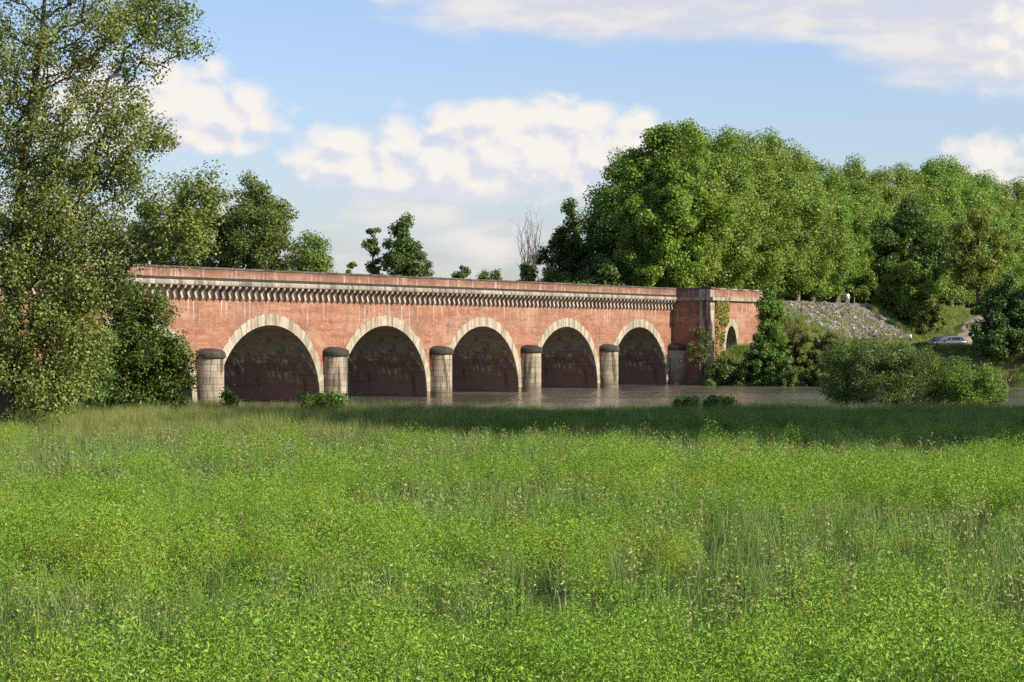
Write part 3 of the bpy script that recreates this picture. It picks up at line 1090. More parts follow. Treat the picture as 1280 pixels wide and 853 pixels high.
# --- shrubs and the pointed young tree in front of the abutment
far_tree('pointed_young_tree', 962, 352, 66, 309, 'slender pointed young tree in front of the abutment wall', 'scrub_green', 81, P_cone, 0.02, 120, 20000, 0.28, lobes=0.45, cl_k=0.26, outer=0.55)
far_tree('bank_bush', 905, 446, 75, 308, 'dark bush at the foot of the abutment corner', 'elder', 82, P_bush, 0.02, 40, 8000, 0.30, cat='bush')
far_tree('bank_bush', 948, 428, 60, 307, 'green bush left of the pointed young tree', 'elder', 83, P_bush, 0.02, 40, 7000, 0.30, cat='bush')
far_tree('bank_bush', 1003, 408, 56, 309, 'olive bush right of the pointed young tree', 'scrub', 84, P_bush, 0.02, 40, 8000, 0.28, cat='bush')
far_tree('bank_bush', 1040, 416, 62, 310, 'tawny olive bush below the stony slope', 'scrub', 85, P_bush, 0.02, 40, 8000, 0.28, cat='bush')
far_tree('bank_bush', 1085, 424, 70, 311, 'tawny bush at the bottom right of the stony slope', 'scrub', 86, P_bush, 0.02, 36, 7000, 0.28, cat='bush')
far_tree('bank_bush', 985, 446, 60, 303, 'dark low bush at the water below the pointed young tree', 'elder', 87, P_bush, 0.02, 36, 7000, 0.28, cat='bush')
far_tree('bank_bush', 1030, 450, 60, 302, 'dark low bush at the water beside dead brushwood', 'elder', 88, P_bush, 0.02, 36, 7000, 0.28, cat='bush')
far_tree('wall_shrub', 874, 408, 38, 309.5, 'pale shrub growing out of the shaded abutment wall', 'willow', 89, P_round, 0.35, 22, 1100, 0.24, cat='shrub', lobes=0.7, base=0.2)

# --- trees behind the aqueduct, left to right
far_tree('poplar_tree', 322, 216, 118, 362, 'broad poplar behind the first arches, to the left of the small pale tree', 'willow', 91, P_round, 0.36, 95, 17000, 0.42, lobes=0.5, bark='bark_pale')
far_tree('poplar_tree', 250, 236, 100, 366, 'darker poplar behind the aqueduct beside the near poplar boughs', 'elder', 92, P_round, 0.36, 80, 15000, 0.42, lobes=0.5)
far_tree('poplar_tree', 190, 250, 90, 370, 'poplar behind the aqueduct half hidden by the near tree', 'elder', 93, P_round, 0.30, 60, 10000, 0.42)
far_tree('small_tree', 389, 291, 66, 352, 'small pale green tree behind the aqueduct', 'scrub_green', 94, P_round, 0.40, 60, 9000, 0.36, cl_k=0.42, hollow=0.75, lobes=0.4)
far_tree('small_tree', 437, 328, 28, 350, 'tip of a tiny tree just above the parapet', 'scrub_green', 95, P_round, 0.50, 24, 2500, 0.34, cl_k=0.42, hollow=0.75, lobes=0.4)
far_tree('lone_tree', 503, 268, 50, 358, 'larger dark tree standing alone behind the aqueduct parapet', 'elder', 96, P_vase, 0.50, 50, 8000, 0.42, lobes=0.55, cl_k=0.42, outer=0.5, hollow=0.7)
far_tree('lone_tree', 467, 284, 30, 358, 'slim dark tree close to the left of the larger lone tree', 'elder', 97, P_vase, 0.45, 16, 1900, 0.40, lobes=0.7, cl_k=0.5, outer=0.5, hollow=0.7)
far_tree('small_tree', 527, 316, 34, 356, 'wispy small tree right of the larger lone tree', 'willow', 98, P_round, 0.50, 20, 1500, 0.34, cl_k=0.42, hollow=0.75, lobes=0.4)
far_tree('small_tree', 576, 331, 30, 356, 'left of two little treetops above the parapet', 'elder', 99, P_round, 0.50, 20, 2200, 0.36, cl_k=0.42, hollow=0.75, lobes=0.4)
far_tree('small_tree', 610, 335, 38, 356, 'right of two little treetops above the parapet', 'elder', 100, P_round, 0.50, 24, 2600, 0.36, cl_k=0.42, hollow=0.75, lobes=0.4)
far_tree('dark_tree', 712, 250, 80, 372, 'dark tree beside the bare dead tree', 'shrub', 101, P_round, 0.28, 80, 12000, 0.44, lobes=0.5)
far_tree('dark_tree', 748, 276, 52, 380, 'dark tree just left of the big bright plane tree', 'shrub', 102, P_round, 0.28, 60, 8000, 0.44, lobes=0.5)
far_tree('small_tree', 660, 330, 34, 366, 'little dark tree at the foot of the bare dead tree', 'elder', 103, P_round, 0.50, 20, 2600, 0.38, cl_k=0.42, hollow=0.75, lobes=0.4)
far_tree('small_tree', 693, 334, 44, 360, 'bright green bush below the dark tree, right of the dead tree', 'scrub_green', 104, P_round, 0.50, 24, 3500, 0.36, cl_k=0.42, hollow=0.75, lobes=0.4)

# bare dead tree
rngd = np.random.default_rng(8)
Yd = 368
xd = X_at(662, Yd)
zd = z_of(xd, Yd)
hd = Z_at(270, Yd) - zd
nodes, par_, rad = [np.array([0, 0, -0.3]), np.array([0, 0, hd * 0.35])], [-1, 0], [0.34, 0.30]
for i in range(15):
    a, r = i * 2.4, 2.3 * (0.15 + 0.85 * rngd.random())
    tip = np.array([r * math.cos(a), r * math.sin(a), hd * (0.80 + 0.2 * rngd.random())])
    pj, p0 = 1, nodes[1]
    for q in range(1, 8):
        t = q / 7
        p = p0 + (tip - p0) * np.array([t ** 0.8, t ** 0.8, t]) + rngd.normal(size=3) * 0.2
        nodes.append(p); par_.append(pj); rad.append(0.11 * (1 - t) + 0.018)
        pj = len(nodes) - 1
        if q > 2:
            for _ in range(2):
                d_ = np.array([rngd.normal() * 0.7, rngd.normal() * 0.7, 0.9 + rngd.random()])
                nodes.append(p + d_); par_.append(pj); rad.append(0.014)
dt = empty('dead_tree', (xd, Yd, zd))
link_mesh('bare_branches', branch_mesh('bare_branches', nodes, par_, rad, M['bark_dead'], 5), dt)
tag(dt, 'bare dead tree with upright twigs behind the aqueduct', 'tree')


# --- near poplar at the left edge: crown filled from ellipses (px, py, rx, ry, depth offset, clusters)
def near_tree(name, label, Y, foot_px, ell, trunk_px, mat, leaf, per_cl, cl_r, seed, cat='tree', k_r=0.02, aspect=0.8, spread=1.0):
    rng = np.random.default_rng(seed)
    x0 = X_at(foot_px, Y)
    z0 = z_of(x0, Y)
    cl = []
    for px, py, rx, ry, dY, n in ell:
        if name == 'poplar_tree' and py > 230 and px < 200:
            n = int(n * 1.3)
        for _ in range(n):
            d = unit(rng.normal(size=3)) * rng.random() ** 0.45
            yy = Y + dY + d[1] * rx * Y / F * spread
            cl.append((X_at(px + d[0] * rx, Y) - x0, yy - Y, Z_at(py - d[2] * ry, Y) - z0))
    cl = np.array(cl)
    cl = cl[cl[:, 2] > 0.15]
    trunk = [(X_at(px, Y) - x0, dy, Z_at(py, Y) - z0) for px, py, dy in trunk_px]
    tn = []
    for a, b2 in zip(trunk[:-1], trunk[1:]):
        for t in np.linspace(0, 1, 6)[:-1]:
            tn.append(tuple(np.array(a) * (1 - t) + np.array(b2) * t))
    tn.append(trunk[-1])
    tn[0] = (tn[0][0], tn[0][1], -0.3)
    nodes, par_, rad = skeleton(tn, cl, rng, 0.006, k_r, 0.10)
    t = empty(name, (x0, Y, z0))
    link_mesh('trunk', branch_mesh('trunk', nodes, par_, rad, M['bark'], 6), t)
    rc = cl_r * (0.7 + 0.7 * rng.random(len(cl)))
    per = np.maximum(6, per_cl * (rc / cl_r) ** 2).astype(int)
    C, N = cluster_leaves(cl, rc, per, rng, 0.85, 0.35, 0.5)
    # leaves strung along the twigs too
    A = np.array(nodes)
    thin = [i for i in range(len(nodes)) if rad[i] < k_r * 2.6]
    if thin:
        pick = rng.choice(thin, size=int(len(C) * 0.16))
        C2 = A[pick] + rng.normal(size=(len(pick), 3)) * 0.10
        C = np.concatenate([C, C2])
        N = np.concatenate([N, unit(rng.normal(size=C2.shape) + np.array([0.3, -0.3, 0.4]))])
    link_mesh('crown', leaf_mesh('crown', C, N, leaf, aspect, M[mat], rng), t)
    tag(t, label, cat)
    return t


poplar = [
    (20, 60, 110, 90, 0, 95), (110, 20, 80, 60, 0.3, 50), (180, 40, 55, 45, 0, 24), (225, 58, 32, 22, 0, 9), (235, 20, 30, 22, 0.2, 5), (205, 8, 36, 22, 0.2, 9),
    (60, 150, 95, 70, 0, 80), (140, 105, 60, 45, 0.2, 32), (150, 170, 58, 40, 0, 34), (195, 168, 30, 26, 0, 11), (120, 215, 55, 40, 0, 32),
    (40, 240, 85, 60, 0, 66), (170, 230, 36, 32, 0, 12), (90, 290, 80, 48, 0, 56), (150, 310, 48, 30, 0, 18), (235, 262, 46, 44, -0.2, 34), (222, 300, 42, 28, -0.2, 18), (255, 235, 26, 22, -0.2, 9),
    (20, 330, 95, 50, 0, 60), (110, 350, 60, 40, 0, 34), (30, 400, 90, 55, 0, 66), (90, 420, 48, 55, 0, 40), (40, 465, 78, 40, 0, 52), (95, 470, 36, 34, 0, 20), (60, 505, 26, 26, -1.0, 10),
    (-70, 120, 110, 130, 0, 70), (-70, 320, 110, 130, 0, 60), (10, -60, 120, 60, 0, 55), (120, -50, 70, 40, 0, 22), (-40, -150, 110, 80, 0, 30), (20, 180, 60, 60, 1.2, 24),
]
near_tree('poplar_tree', 'tall poplar close by on the left edge, small leaves down to the grass', 57.0, 8, poplar,
          [(8, 520, 0), (12, 400, 0.1), (22, 260, 0.1), (38, 140, 0.0), (52, 40, 0.1), (58, -60, 0.2), (50, -160, 0.2)], 'poplar', 0.062, 78, 0.37, 3, k_r=0.0058, aspect=0.85)

# dark shrub right of the poplar
shrub = [(165, 440, 55, 48, 0, 46), (205, 462, 32, 44, 0, 28), (135, 465, 40, 38, 0, 34), (185, 398, 36, 30, 0, 18), (150, 392, 34, 28, 0.3, 15), (128, 372, 20, 16, 0.2, 6), (196, 374, 14, 14, 0, 4), (222, 432, 14, 22, 0, 5), (180, 490, 50, 18, 0, 32), (228, 484, 12, 22, 0, 8), (165, 368, 12, 14, 0, 4)]
near_tree('elder_shrub', 'dense dark green shrub right of the near poplar, before the first arch', 64.0, 172, shrub, [(172, 512, 0), (172, 480, 0), (170, 440, 0.1), (168, 400, 0.1)], 'shrub', 0.085, 125, 0.34, 4, 'shrub', k_r=0.006, aspect=0.5)
near_tree('bramble_bush', 'bramble bush under the near poplar at the left edge', 60.0, 60, [(40, 490, 60, 26, 0, 30), (100, 480, 40, 30, 0.4, 24), (110, 440, 30, 40, 0.8, 20), (10, 495, 40, 24, 0, 14)], [(60, 520, 0), (60, 495, 0), (64, 480, 0.1)], 'elder', 0.08, 120, 0.28, 6, 'bush', k_r=0.006, aspect=0.6)

# willow scrub on the near bank at the right
near_tree('willow_scrub', 'broad olive willow scrub on the near bank, middle of three', 72.0, 1125, [(1125, 470, 62, 34, 0, 80), (1120, 445, 46, 18, 0, 30), (1160, 458, 30, 26, 0, 22), (1095, 455, 30, 24, 0, 22), (1125, 495, 70, 14, 0, 40)], [(1125, 512, 0), (1125, 490, 0), (1126, 470, 0)], 'willow', 0.075, 130, 0.26, 12, 'bush', k_r=0.005, aspect=0.32)
near_tree('willow_scrub', 'leftmost willow scrub on the near bank, before the olive bushes', 73.0, 1058, [(1060, 470, 36, 34, 0, 44), (1050, 448, 24, 18, 0, 14), (1075, 445, 24, 18, 0, 14), (1056, 495, 34, 12, 0, 22)], [(1058, 512, 0), (1058, 490, 0), (1060, 465, 0)], 'willow', 0.075, 120, 0.25, 13, 'bush', k_r=0.005, aspect=0.32)
near_tree('willow_scrub', 'rightmost, greener willow scrub on the near bank', 71.0, 1215, [(1212, 482, 42, 22, 0, 56), (1225, 470, 28, 16, 0, 20), (1190, 472, 22, 16, 0, 12), (1245, 482, 16, 16, 0, 10), (1215, 500, 45, 9, 0, 22)], [(1215, 514, 0), (1215, 495, 0), (1215, 480, 0)], 'scrub_green', 0.075, 110, 0.25, 14, 'bush', k_r=0.005, aspect=0.32)
# small bushes in the bank grass
near_tree('small_bush', 'small dark bush in the bank grass left of its larger twin', 67.0, 861, [(858, 504, 20, 6, 0, 18)], [(861, 515, 0), (861, 503, 0)], 'elder', 0.07, 80, 0.16, 21, 'bush', k_r=0.004, aspect=0.6)
near_tree('small_bush', 'rounder small dark bush in the bank grass before the far abutment', 67.0, 893, [(895, 504, 22, 6, 0, 20)], [(893, 515, 0), (893, 503, 0)], 'elder', 0.07, 80, 0.16, 22, 'bush', k_r=0.004, aspect=0.6)
near_tree('small_bush', 'bright green small bush before the second pier', 65.0, 406, [(404, 503, 32, 7, 0, 24), (420, 498, 10, 8, 0, 5)], [(406, 518, 0), (406, 504, 0)], 'scrub_green', 0.085, 80, 0.18, 23, 'bush', k_r=0.004, aspect=0.6)
near_tree('small_bush', 'tiny bright green bush before the first arch', 66.0, 286, [(286, 499, 9, 11, 0, 10)], [(286, 517, 0), (286, 500, 0)], 'scrub_green', 0.07, 60, 0.16, 24, 'bush', k_r=0.004, aspect=0.6)

# trees on the near bank beyond the right edge of the frame: their shade lies on the bank grass
SH = [make_tree_meshes(61 + i, 20, 1.0, 5.0, P_plane, 110, 17000, 0.36, 0.8, M['elder'], M['bark'], 1.3, 0.35) for i in range(2)]
for i, (x, y, sc) in enumerate([(29, 46, 1.2), (29.5, 51, 1.25), (28.5, 54, 0.85), (37, 43.5, 1.5), (37.5, 48, 1.5), (37, 51.5, 1.3), (46, 43, 1.7)]):
    place_tree('bank_tree', SH[i % 2], (x, y, z_of(x, y)), f'leafy bank tree beyond the right edge shading the grass strip, {ORD[i]} from the frame', group='near bank trees beyond the right edge', scale=sc, rz=i * 1.3)

# ------------------------------------------------------------------ stony slope
rs = np.random.default_rng(77)
st_me = []
for i in range(6):
    b8 = np.array([(sx_, sy_, sz_) for sx_ in (-1, 1) for sy_ in (-1, 1) for sz_ in (-1, 1)], float)
    b8 = b8 * 0.5 * (0.75 + 0.45 * rs.random((8, 1))) + rs.normal(size=(8, 3)) * 0.06
    b8 *= np.array([1.0, 0.7, 0.45])
    fcs = [(0, 1, 3, 2), (4, 6, 7, 5), (0, 4, 5, 1), (2, 3, 7, 6), (0, 2, 6, 4), (1, 5, 7, 3)]
    st_me.append((b8, fcs, mesh('stone', b8, fcs, M['riprap'])))
slope = empty('stony_slope', (*xy(150, 9), 8.0), 0)
tag(slope, kind='structure')
sv_, sf_ = [], []
cnt = 0
base = np.array([*xy(150, 9), 8.0])
cand = []
while len(cand) < 5200:
    s_, off = 131.5 + 47 * rs.random(), 5 + 10.0 * rs.random()
    x, y = xy(s_, off)
    px = 640 + F * x / y
    z = z_of(x, y)
    py = HZ - (z - EYE) * F / y
    if py < 374 or z < 5.0 or px > 1145 or px < 940 or py > 425 + (px - 1140) * 0.02:
        continue
    cand.append((x, y, z, 0.17 + 0.27 * rs.random() ** 2.5))
cand.sort(key=lambda c: -c[3])
for k, (x, y, z, sz_) in enumerate(cand):
    rz = rs.random() * 6.28
    bb, ff, me = st_me[k % 6]
    if k < 300:
        o = link_mesh('stone', me, slope, (x - base[0], y - base[1], z - base[2] + 0.02), rz)
        o.scale = (sz_ * 1.5,) * 3
        o.rotation_euler = (rs.normal() * 0.2, 0.35 + rs.normal() * 0.2, rz)
    else:
        c_, s2 = math.cos(rz), math.sin(rz)
        q = bb * sz_ * 1.5
        q = np.stack([q[:, 0] * c_ - q[:, 1] * s2, q[:, 0] * s2 + q[:, 1] * c_, q[:, 2]], -1) + np.array([x, y, z + 0.02]) - base
        sf_ += [tuple(len(sv_) + i for i in f) for f in ff]
        sv_ += [tuple(p) for p in q]
rub = link_mesh('rubble', mesh('rubble', sv_, sf_, M['riprap']), slope)
rub['kind'] = 'stuff'

# dead brushwood at the water's edge
bw = MB()
for i in range(34):
    x, y = X_at(988 + 18 * rs.random(), 303), 301.5 + 2.0 * rs.random()
    z = max(0.05, z_of(x, y))
    a = rs.normal() * 1.2
    l = 0.8 + 1.2 * rs.random()
    bw.tube([(x, y, z), (x + l * 0.5 * math.sin(a), y + 0.1, z + l * 0.6), (x + l * math.sin(a), y, z + l * 0.8)], [0.05, 0.035, 0.02], 4)
tag(bw.build('brushwood', M['bark_dead']), 'pale dead brushwood heap at the water below the pointed tree', 'brushwood')

# ivy hanging on the sunlit abutment wall
ri = np.random.default_rng(15)
n = 2600
u_ = ri.random(n)
xs = 111.6 + 4.6 * u_ + ri.normal(size=n) * 0.25
ztop = 11.0 - 0.2 * u_
zz = ztop - (ri.random(n) ** 1.2) * (9.0 - 5.0 * np.abs(u_ - 0.25))
keep = (np.sin(xs * 3.1 + np.sin(zz * 1.7) * 1.3) + np.sin(zz * 2.3 + xs) + 0.9 * ri.normal(size=n) + (zz - 7.0) * 0.35 > -0.5) & ~(((xs - 117.5) / 3.0) ** 2 + ((zz - 4.4) / 3.8) ** 2 < 1)
xs, zz = xs[keep], zz[keep]
C = np.stack([xs, AF - 0.08 - 0.18 * ri.random(len(xs)), zz], -1)
N = unit(np.array([0, -1.0, 0.5]) + ri.normal(size=C.shape) * 0.5)
iv = link_mesh('ivy', leaf_mesh('ivy', C, N, 0.26, 0.85, M['ivy'], ri), None, (P0[0], P0[1], 0), AZ)
tag(iv, 'yellow-green ivy hanging down the sunlit abutment beside the corner stones', 'ivy')

# ------------------------------------------------------------------ ground cover (instanced plants)


def scatter(name, protos, pts, rot, scl, idx, label=None, cat=None):
    col_ = bpy.data.collections.new(name + '_prototypes')
    for i, me in enumerate(protos):
        col_.objects.link(bpy.data.objects.new(f'{name}_{"abcdefgh"[i]}', me))
    me = bpy.data.meshes.new(name)
    me.vertices.add(len(pts))
    me.vertices.foreach_set('co', np.ascontiguousarray(pts, np.float32).ravel())
    for an, ty, dat in (('rot', 'FLOAT_VECTOR', rot), ('scl', 'FLOAT', scl), ('idx', 'INT', idx)):
        at = me.attributes.new(an, ty, 'POINT')
        at.data.foreach_set('vector' if ty == 'FLOAT_VECTOR' else 'value', np.ascontiguousarray(dat, np.int32 if ty == 'INT' else np.float32).ravel())
    o = link_mesh(name, me)
    ng = bpy.data.node_groups.new(name, 'GeometryNodeTree')
    ng.interface.new_socket('Geometry', in_out='INPUT', socket_type='NodeSocketGeometry')
    ng.interface.new_socket('Geometry', in_out='OUTPUT', socket_type='NodeSocketGeometry')
    gi, go = ng.nodes.new('NodeGroupInput'), ng.nodes.new('NodeGroupOutput')
    ci = ng.nodes.new('GeometryNodeCollectionInfo')
    ci.inputs['Collection'].default_value = col_
    ci.inputs['Separate Children'].default_value = True
    ci.inputs['Reset Children'].default_value = True
    ip = ng.nodes.new('GeometryNodeInstanceOnPoints')
    ip.inputs['Pick Instance'].default_value = True

    def attr(an, ty):
        nd = ng.nodes.new('GeometryNodeInputNamedAttribute')
        nd.data_type = ty
        nd.inputs['Name'].default_value = an
        return nd.outputs['Attribute']
    er = ng.nodes.new('FunctionNodeEulerToRotation')
    ng.links.new(attr('rot', 'FLOAT_VECTOR'), er.inputs[0])
    ng.links.new(er.outputs[0], ip.inputs['Rotation'])
    ng.links.new(attr('scl', 'FLOAT'), ip.inputs['Scale'])
    ng.links.new(attr('idx', 'INT'), ip.inputs['Instance Index'])
    ng.links.new(ci.outputs[0], ip.inputs['Instance'])
    ng.links.new(gi.outputs[0], ip.inputs['Points'])
    ng.links.new(ip.outputs[0], go.inputs[0])
    md = o.modifiers.new('scatter', 'NODES')
    md.node_group = ng
    tag(o, label, cat, kind='stuff')
    return o


rc = np.random.default_rng(101)


def blades(n, h, w, spread, lean, mat, name, rng, seg=2):
    VV, QQ = [], []
    for i in range(n):
        a = rng.random() * 6.28
        r = spread * math.sqrt(rng.random())
        bx_, by_ = r * math.cos(a), r * math.sin(a)
        hh = h * (0.6 + 0.5 * rng.random())
        da = rng.random() * 6.28
        le = lean * rng.random() * hh
        fa = rng.random() * 6.28
        wx, wy = math.cos(fa) * w * 0.5, math.sin(fa) * w * 0.5
        b0 = len(VV)
        for k in range(seg + 1):
            t = k / seg
            cx_, cy_ = bx_ + math.cos(da) * le * t * t, by_ + math.sin(da) * le * t * t
            ww = 1 - 0.85 * t
            VV += [(cx_ - wx * ww, cy_ - wy * ww, hh * t - (0.25 * le * t * t)), (cx_ + wx * ww, cy_ + wy * ww, hh * t - (0.25 * le * t * t))]
        for k in range(seg):
            q = b0 + 2 * k
            QQ.append((q, q + 1, q + 3, q + 2))
    return np_mesh(name, np.array(VV), np.array(QQ), mat)


def vetch(name, rng, n=640, R_=0.23, h=0.45, leaf=0.022, mat='crop', aspect=0.27):
    a = rng.random(n) * 6.283
    r = R_ * np.sqrt(rng.random(n))
    dome = h * (1 - 0.72 * (r / R_) ** 2)
    z = dome * (0.35 + 0.65 * rng.random(n) ** 0.5)
    C = np.stack([r * np.cos(a), r * np.sin(a), z], -1)
    N = unit(np.stack([np.cos(a) * 0.55, np.sin(a) * 0.55, np.full(n, 0.40)], -1) + rng.normal(size=(n, 3)) * 0.75)
    return leaf_mesh(name, C, N, leaf, aspect, M[mat], rng)


def bean(name, rng, stems=5, h=0.5, mat='crop_pale'):
    C, N = [], []
    for s_ in range(stems):
        a0, r0 = rng.random() * 6.28, 0.10 * rng.random() ** 0.5
        bx_, by_ = r0 * math.cos(a0), r0 * math.sin(a0)
        hh = h * (0.75 + 0.4 * rng.random())
        for k in range(13):
            t = 0.25 + 0.75 * k / 12
            a = k * 2.4 + rng.normal() * 0.4
            C.append((bx_ + 0.035 * math.cos(a), by_ + 0.035 * math.sin(a), hh * t))
            N.append((math.cos(a) * 0.7 + rng.normal() * 0.3, math.sin(a) * 0.7 + rng.normal() * 0.3, 0.5))
    return leaf_mesh(name, np.array(C), unit(np.array(N)), 0.045, 0.30, M[mat], rng)


crop_protos = [vetch('crop_a', rc), vetch('crop_b', rc, 560, 0.20, 0.50, 0.021, 'crop', 0.25), vetch('crop_c', rc, 600, 0.28, 0.36, 0.024, 'crop', 0.3),
               blades(26, 0.50, 0.009, 0.16, 0.35, M['rye'], 'crop_d', rc), blades(18, 0.45, 0.010, 0.14, 0.5, M['rye'], 'crop_e', rc),
               bean('crop_f', rc), bean('crop_g', rc, 4, 0.45)]


def vnoise(x, y, sc, seed):
    """cheap value noise"""
    r = np.random.default_rng(seed).random((64, 64))
    X, Y = x / sc, y / sc
    xi, yi = np.floor(X).astype(int), np.floor(Y).astype(int)
    fx, fy = X - xi, Y - yi
    fx, fy = fx * fx * (3 - 2 * fx), fy * fy * (3 - 2 * fy)
    g_ = lambda i, j: r[(xi + i) % 64, (yi + j) % 64]
    return (g_(0, 0) * (1 - fx) + g_(1, 0) * fx) * (1 - fy) + (g_(0, 1) * (1 - fx) + g_(1, 1) * fx) * fy


def field_points(y0, y1, dens, rng, margin=4.0):
    n = int(dens * sum((2 * (0.205 * y + margin)) for y in np.arange(y0, y1, 1.0)))
    ys, xs = [], []
    Y = y0 + (y1 - y0) * rng.random(n * 3)
    hw = 0.205 * Y + margin
    k = rng.random(len(Y)) < hw / (0.205 * y1 + margin)
    Y = Y[k][:n]
    X = (rng.random(len(Y)) * 2 - 1) * (0.205 * Y + margin)
    return X, Y


FE = 54.0             # far edge of the crop
X, Y = field_points(8.5, FE, 17, rc)
edge = FE - 0.5 + 0.5 * np.sin(X * 0.9) + 0.4 * np.sin(X * 2.3 + 1)
k = Y < edge
X, Y = X[k], Y[k]
pn = 0.55 * vnoise(X, Y, 1.5, 1) + 0.45 * vnoise(X, Y, 0.55, 2)
wide = vnoise(X, Y, 5.5, 4)
gap = sm(pn + 0.45 * (wide - 0.5), 0.41, 0.49)
rn = rc.random(len(X))
keep_v = rc.random(len(X)) > gap * 0.96
stalk = (rc.random(len(X)) < 0.06 + 0.14 * gap + 0.16 * sm(wide, 0.42, 0.66))
idx = np.where(stalk, np.where(rn < 0.66, rc.integers(3, 5, len(X)), rc.integers(5, 7, len(X))), rc.integers(0, 3, len(X)))
k = np.ones(len(X), bool)
k[(~keep_v) & (~stalk)] = rc.random(int(((~keep_v) & (~stalk)).sum())) < 0.85
lump = vnoise(X, Y, 0.9, 5) * 0.6 + vnoise(X, Y, 2.4, 6) * 0.4
scl = 0.38 + 0.42 * rc.random(len(X)) + 0.80 * lump - 0.2 * gap
scl = np.where(keep_v, scl, 0.30 + 0.22 * rc.random(len(X)))
scl = np.where(keep_v & (rc.random(len(X)) < 0.12), scl * 1.35, scl)
scl = np.where(stalk, 0.72 + 0.3 * rc.random(len(X)) + 0.1 * lump, scl)
X, Y, idx, scl = X[k], Y[k], idx[k], scl[k]
rot = np.stack([rc.normal(size=len(X)) * 0.12, rc.normal(size=len(X)) * 0.12, rc.random(len(X)) * 6.28], -1)
scatter('crop_field', crop_protos, np.stack([X, Y, ground(X, Y) - 0.02], -1), rot, scl, idx, 'lush bright green mixed forage crop filling the foreground field', 'crop')

# long grass of the bank strip
grass_protos = [blades(70, 0.42, 0.011, 0.26, 0.8, M['grass'], 'bank_grass_a', rc), blades(60, 0.50, 0.010, 0.24, 0.7, M['grass'], 'bank_grass_b', rc),
                blades(46, 0.62, 0.008, 0.24, 0.5, M['dry_grass'], 'bank_grass_c', rc), vetch('bank_grass_d', rc, 120, 0.26, 0.3, 0.045, 'grass', 0.5)]
X, Y = field_points(FE - 1.2, 78, 20, rc, 6)
k = (Y > FE - 0.6 + 0.5 * np.sin(X * 0.9))
X, Y = X[k], Y[k]
pxs = 640 + F * X / Y
dry = np.clip(1 - (pxs - 280) / 300, 0.0, 1) * 0.85 + 0.06
idx = np.where(rc.random(len(X)) < dry * (0.4 + vnoise(X, Y, 1.5, 9)), 2, rc.choice([0, 1, 1, 3], len(X)))
scl = 0.42 + 0.32 * rc.random(len(X)) + 0.3 * (vnoise(X, Y, 1.7, 8) - 0.3)
rot = np.stack([rc.normal(size=len(X)) * 0.1, rc.normal(size=len(X)) * 0.1, rc.random(len(X)) * 6.28], -1)
scatter('bank_grass', grass_protos, np.stack([X, Y, ground(X, Y) - 0.02], -1), rot, scl, idx, 'long rough grass along the near river bank behind the crop', 'grass')

# rough grass on the far bank and slope
far_protos = [blades(60, 0.75, 0.05, 0.7, 0.6, M['dry_grass'], 'far_grass_a', rc), blades(60, 0.7, 0.05, 0.7, 0.7, M['grass'], 'far_grass_b', rc)]
n = 22000
X = 22 + 90 * rc.random(n)
Y = 292 + 130 * rc.random(n)
s_, off = so(X, Y)
D = ((X - 20) * 20 + (Y - 313) * 50) / 53.85
track = np.min(np.hypot(X[:, None] - cx[None], Y[:, None] - cy[None]), axis=1)
gz = ground(X, Y)
stone_z = (off > 4) & (off < 14.5) & (s_ < 172) & (s_ > 136)
k = (D > 2) & (track > 4.6) & (gz > 0.4) & ((off > 5.5)) & (~stone_z | (rc.random(n) < 0.10))
X, Y, gz = X[k], Y[k], gz[k]
idx = np.where(rc.random(len(X)) < 0.35 + 0.5 * (vnoise(X, Y, 7, 3) - 0.4), 0, 1)
rot = np.stack([0 * X, 0 * X, rc.random(len(X)) * 6.28], -1)
scatter('far_bank_grass', far_protos, np.stack([X, Y, gz - 0.03], -1), rot, 0.6 + 0.7 * rc.random(len(X)), idx, 'rough tawny grass on the far bank round the parked cars', 'grass')

# ------------------------------------------------------------------ cars, boat, posts, people
M['paint_silver'] = plain('silver_paint', (0.15, 0.16, 0.18), 0.3, 0.5, 0.03)
M['paint_blue'] = plain('dark_blue_paint', (0.05, 0.07, 0.11), 0.25, 0.3, 0.05)
M['glass'] = plain('car_glass', (0.02, 0.025, 0.03), 0.06, 0.0, 0.02)
M['tyre'] = plain('tyre_rubber', (0.02, 0.02, 0.02), 0.9)
M['rim'] = plain('wheel_rim', (0.45, 0.46, 0.48), 0.35, 0.8)
M['lamp'] = plain('lamp_glass', (0.75, 0.75, 0.72), 0.12)
M['tail'] = plain('tail_lamp', (0.35, 0.02, 0.02), 0.15)
M['black'] = plain('black_plastic', (0.03, 0.03, 0.03), 0.6)
M['white'] = plain('white_paint', (0.78, 0.78, 0.76), 0.4, 0.0, 0.05)


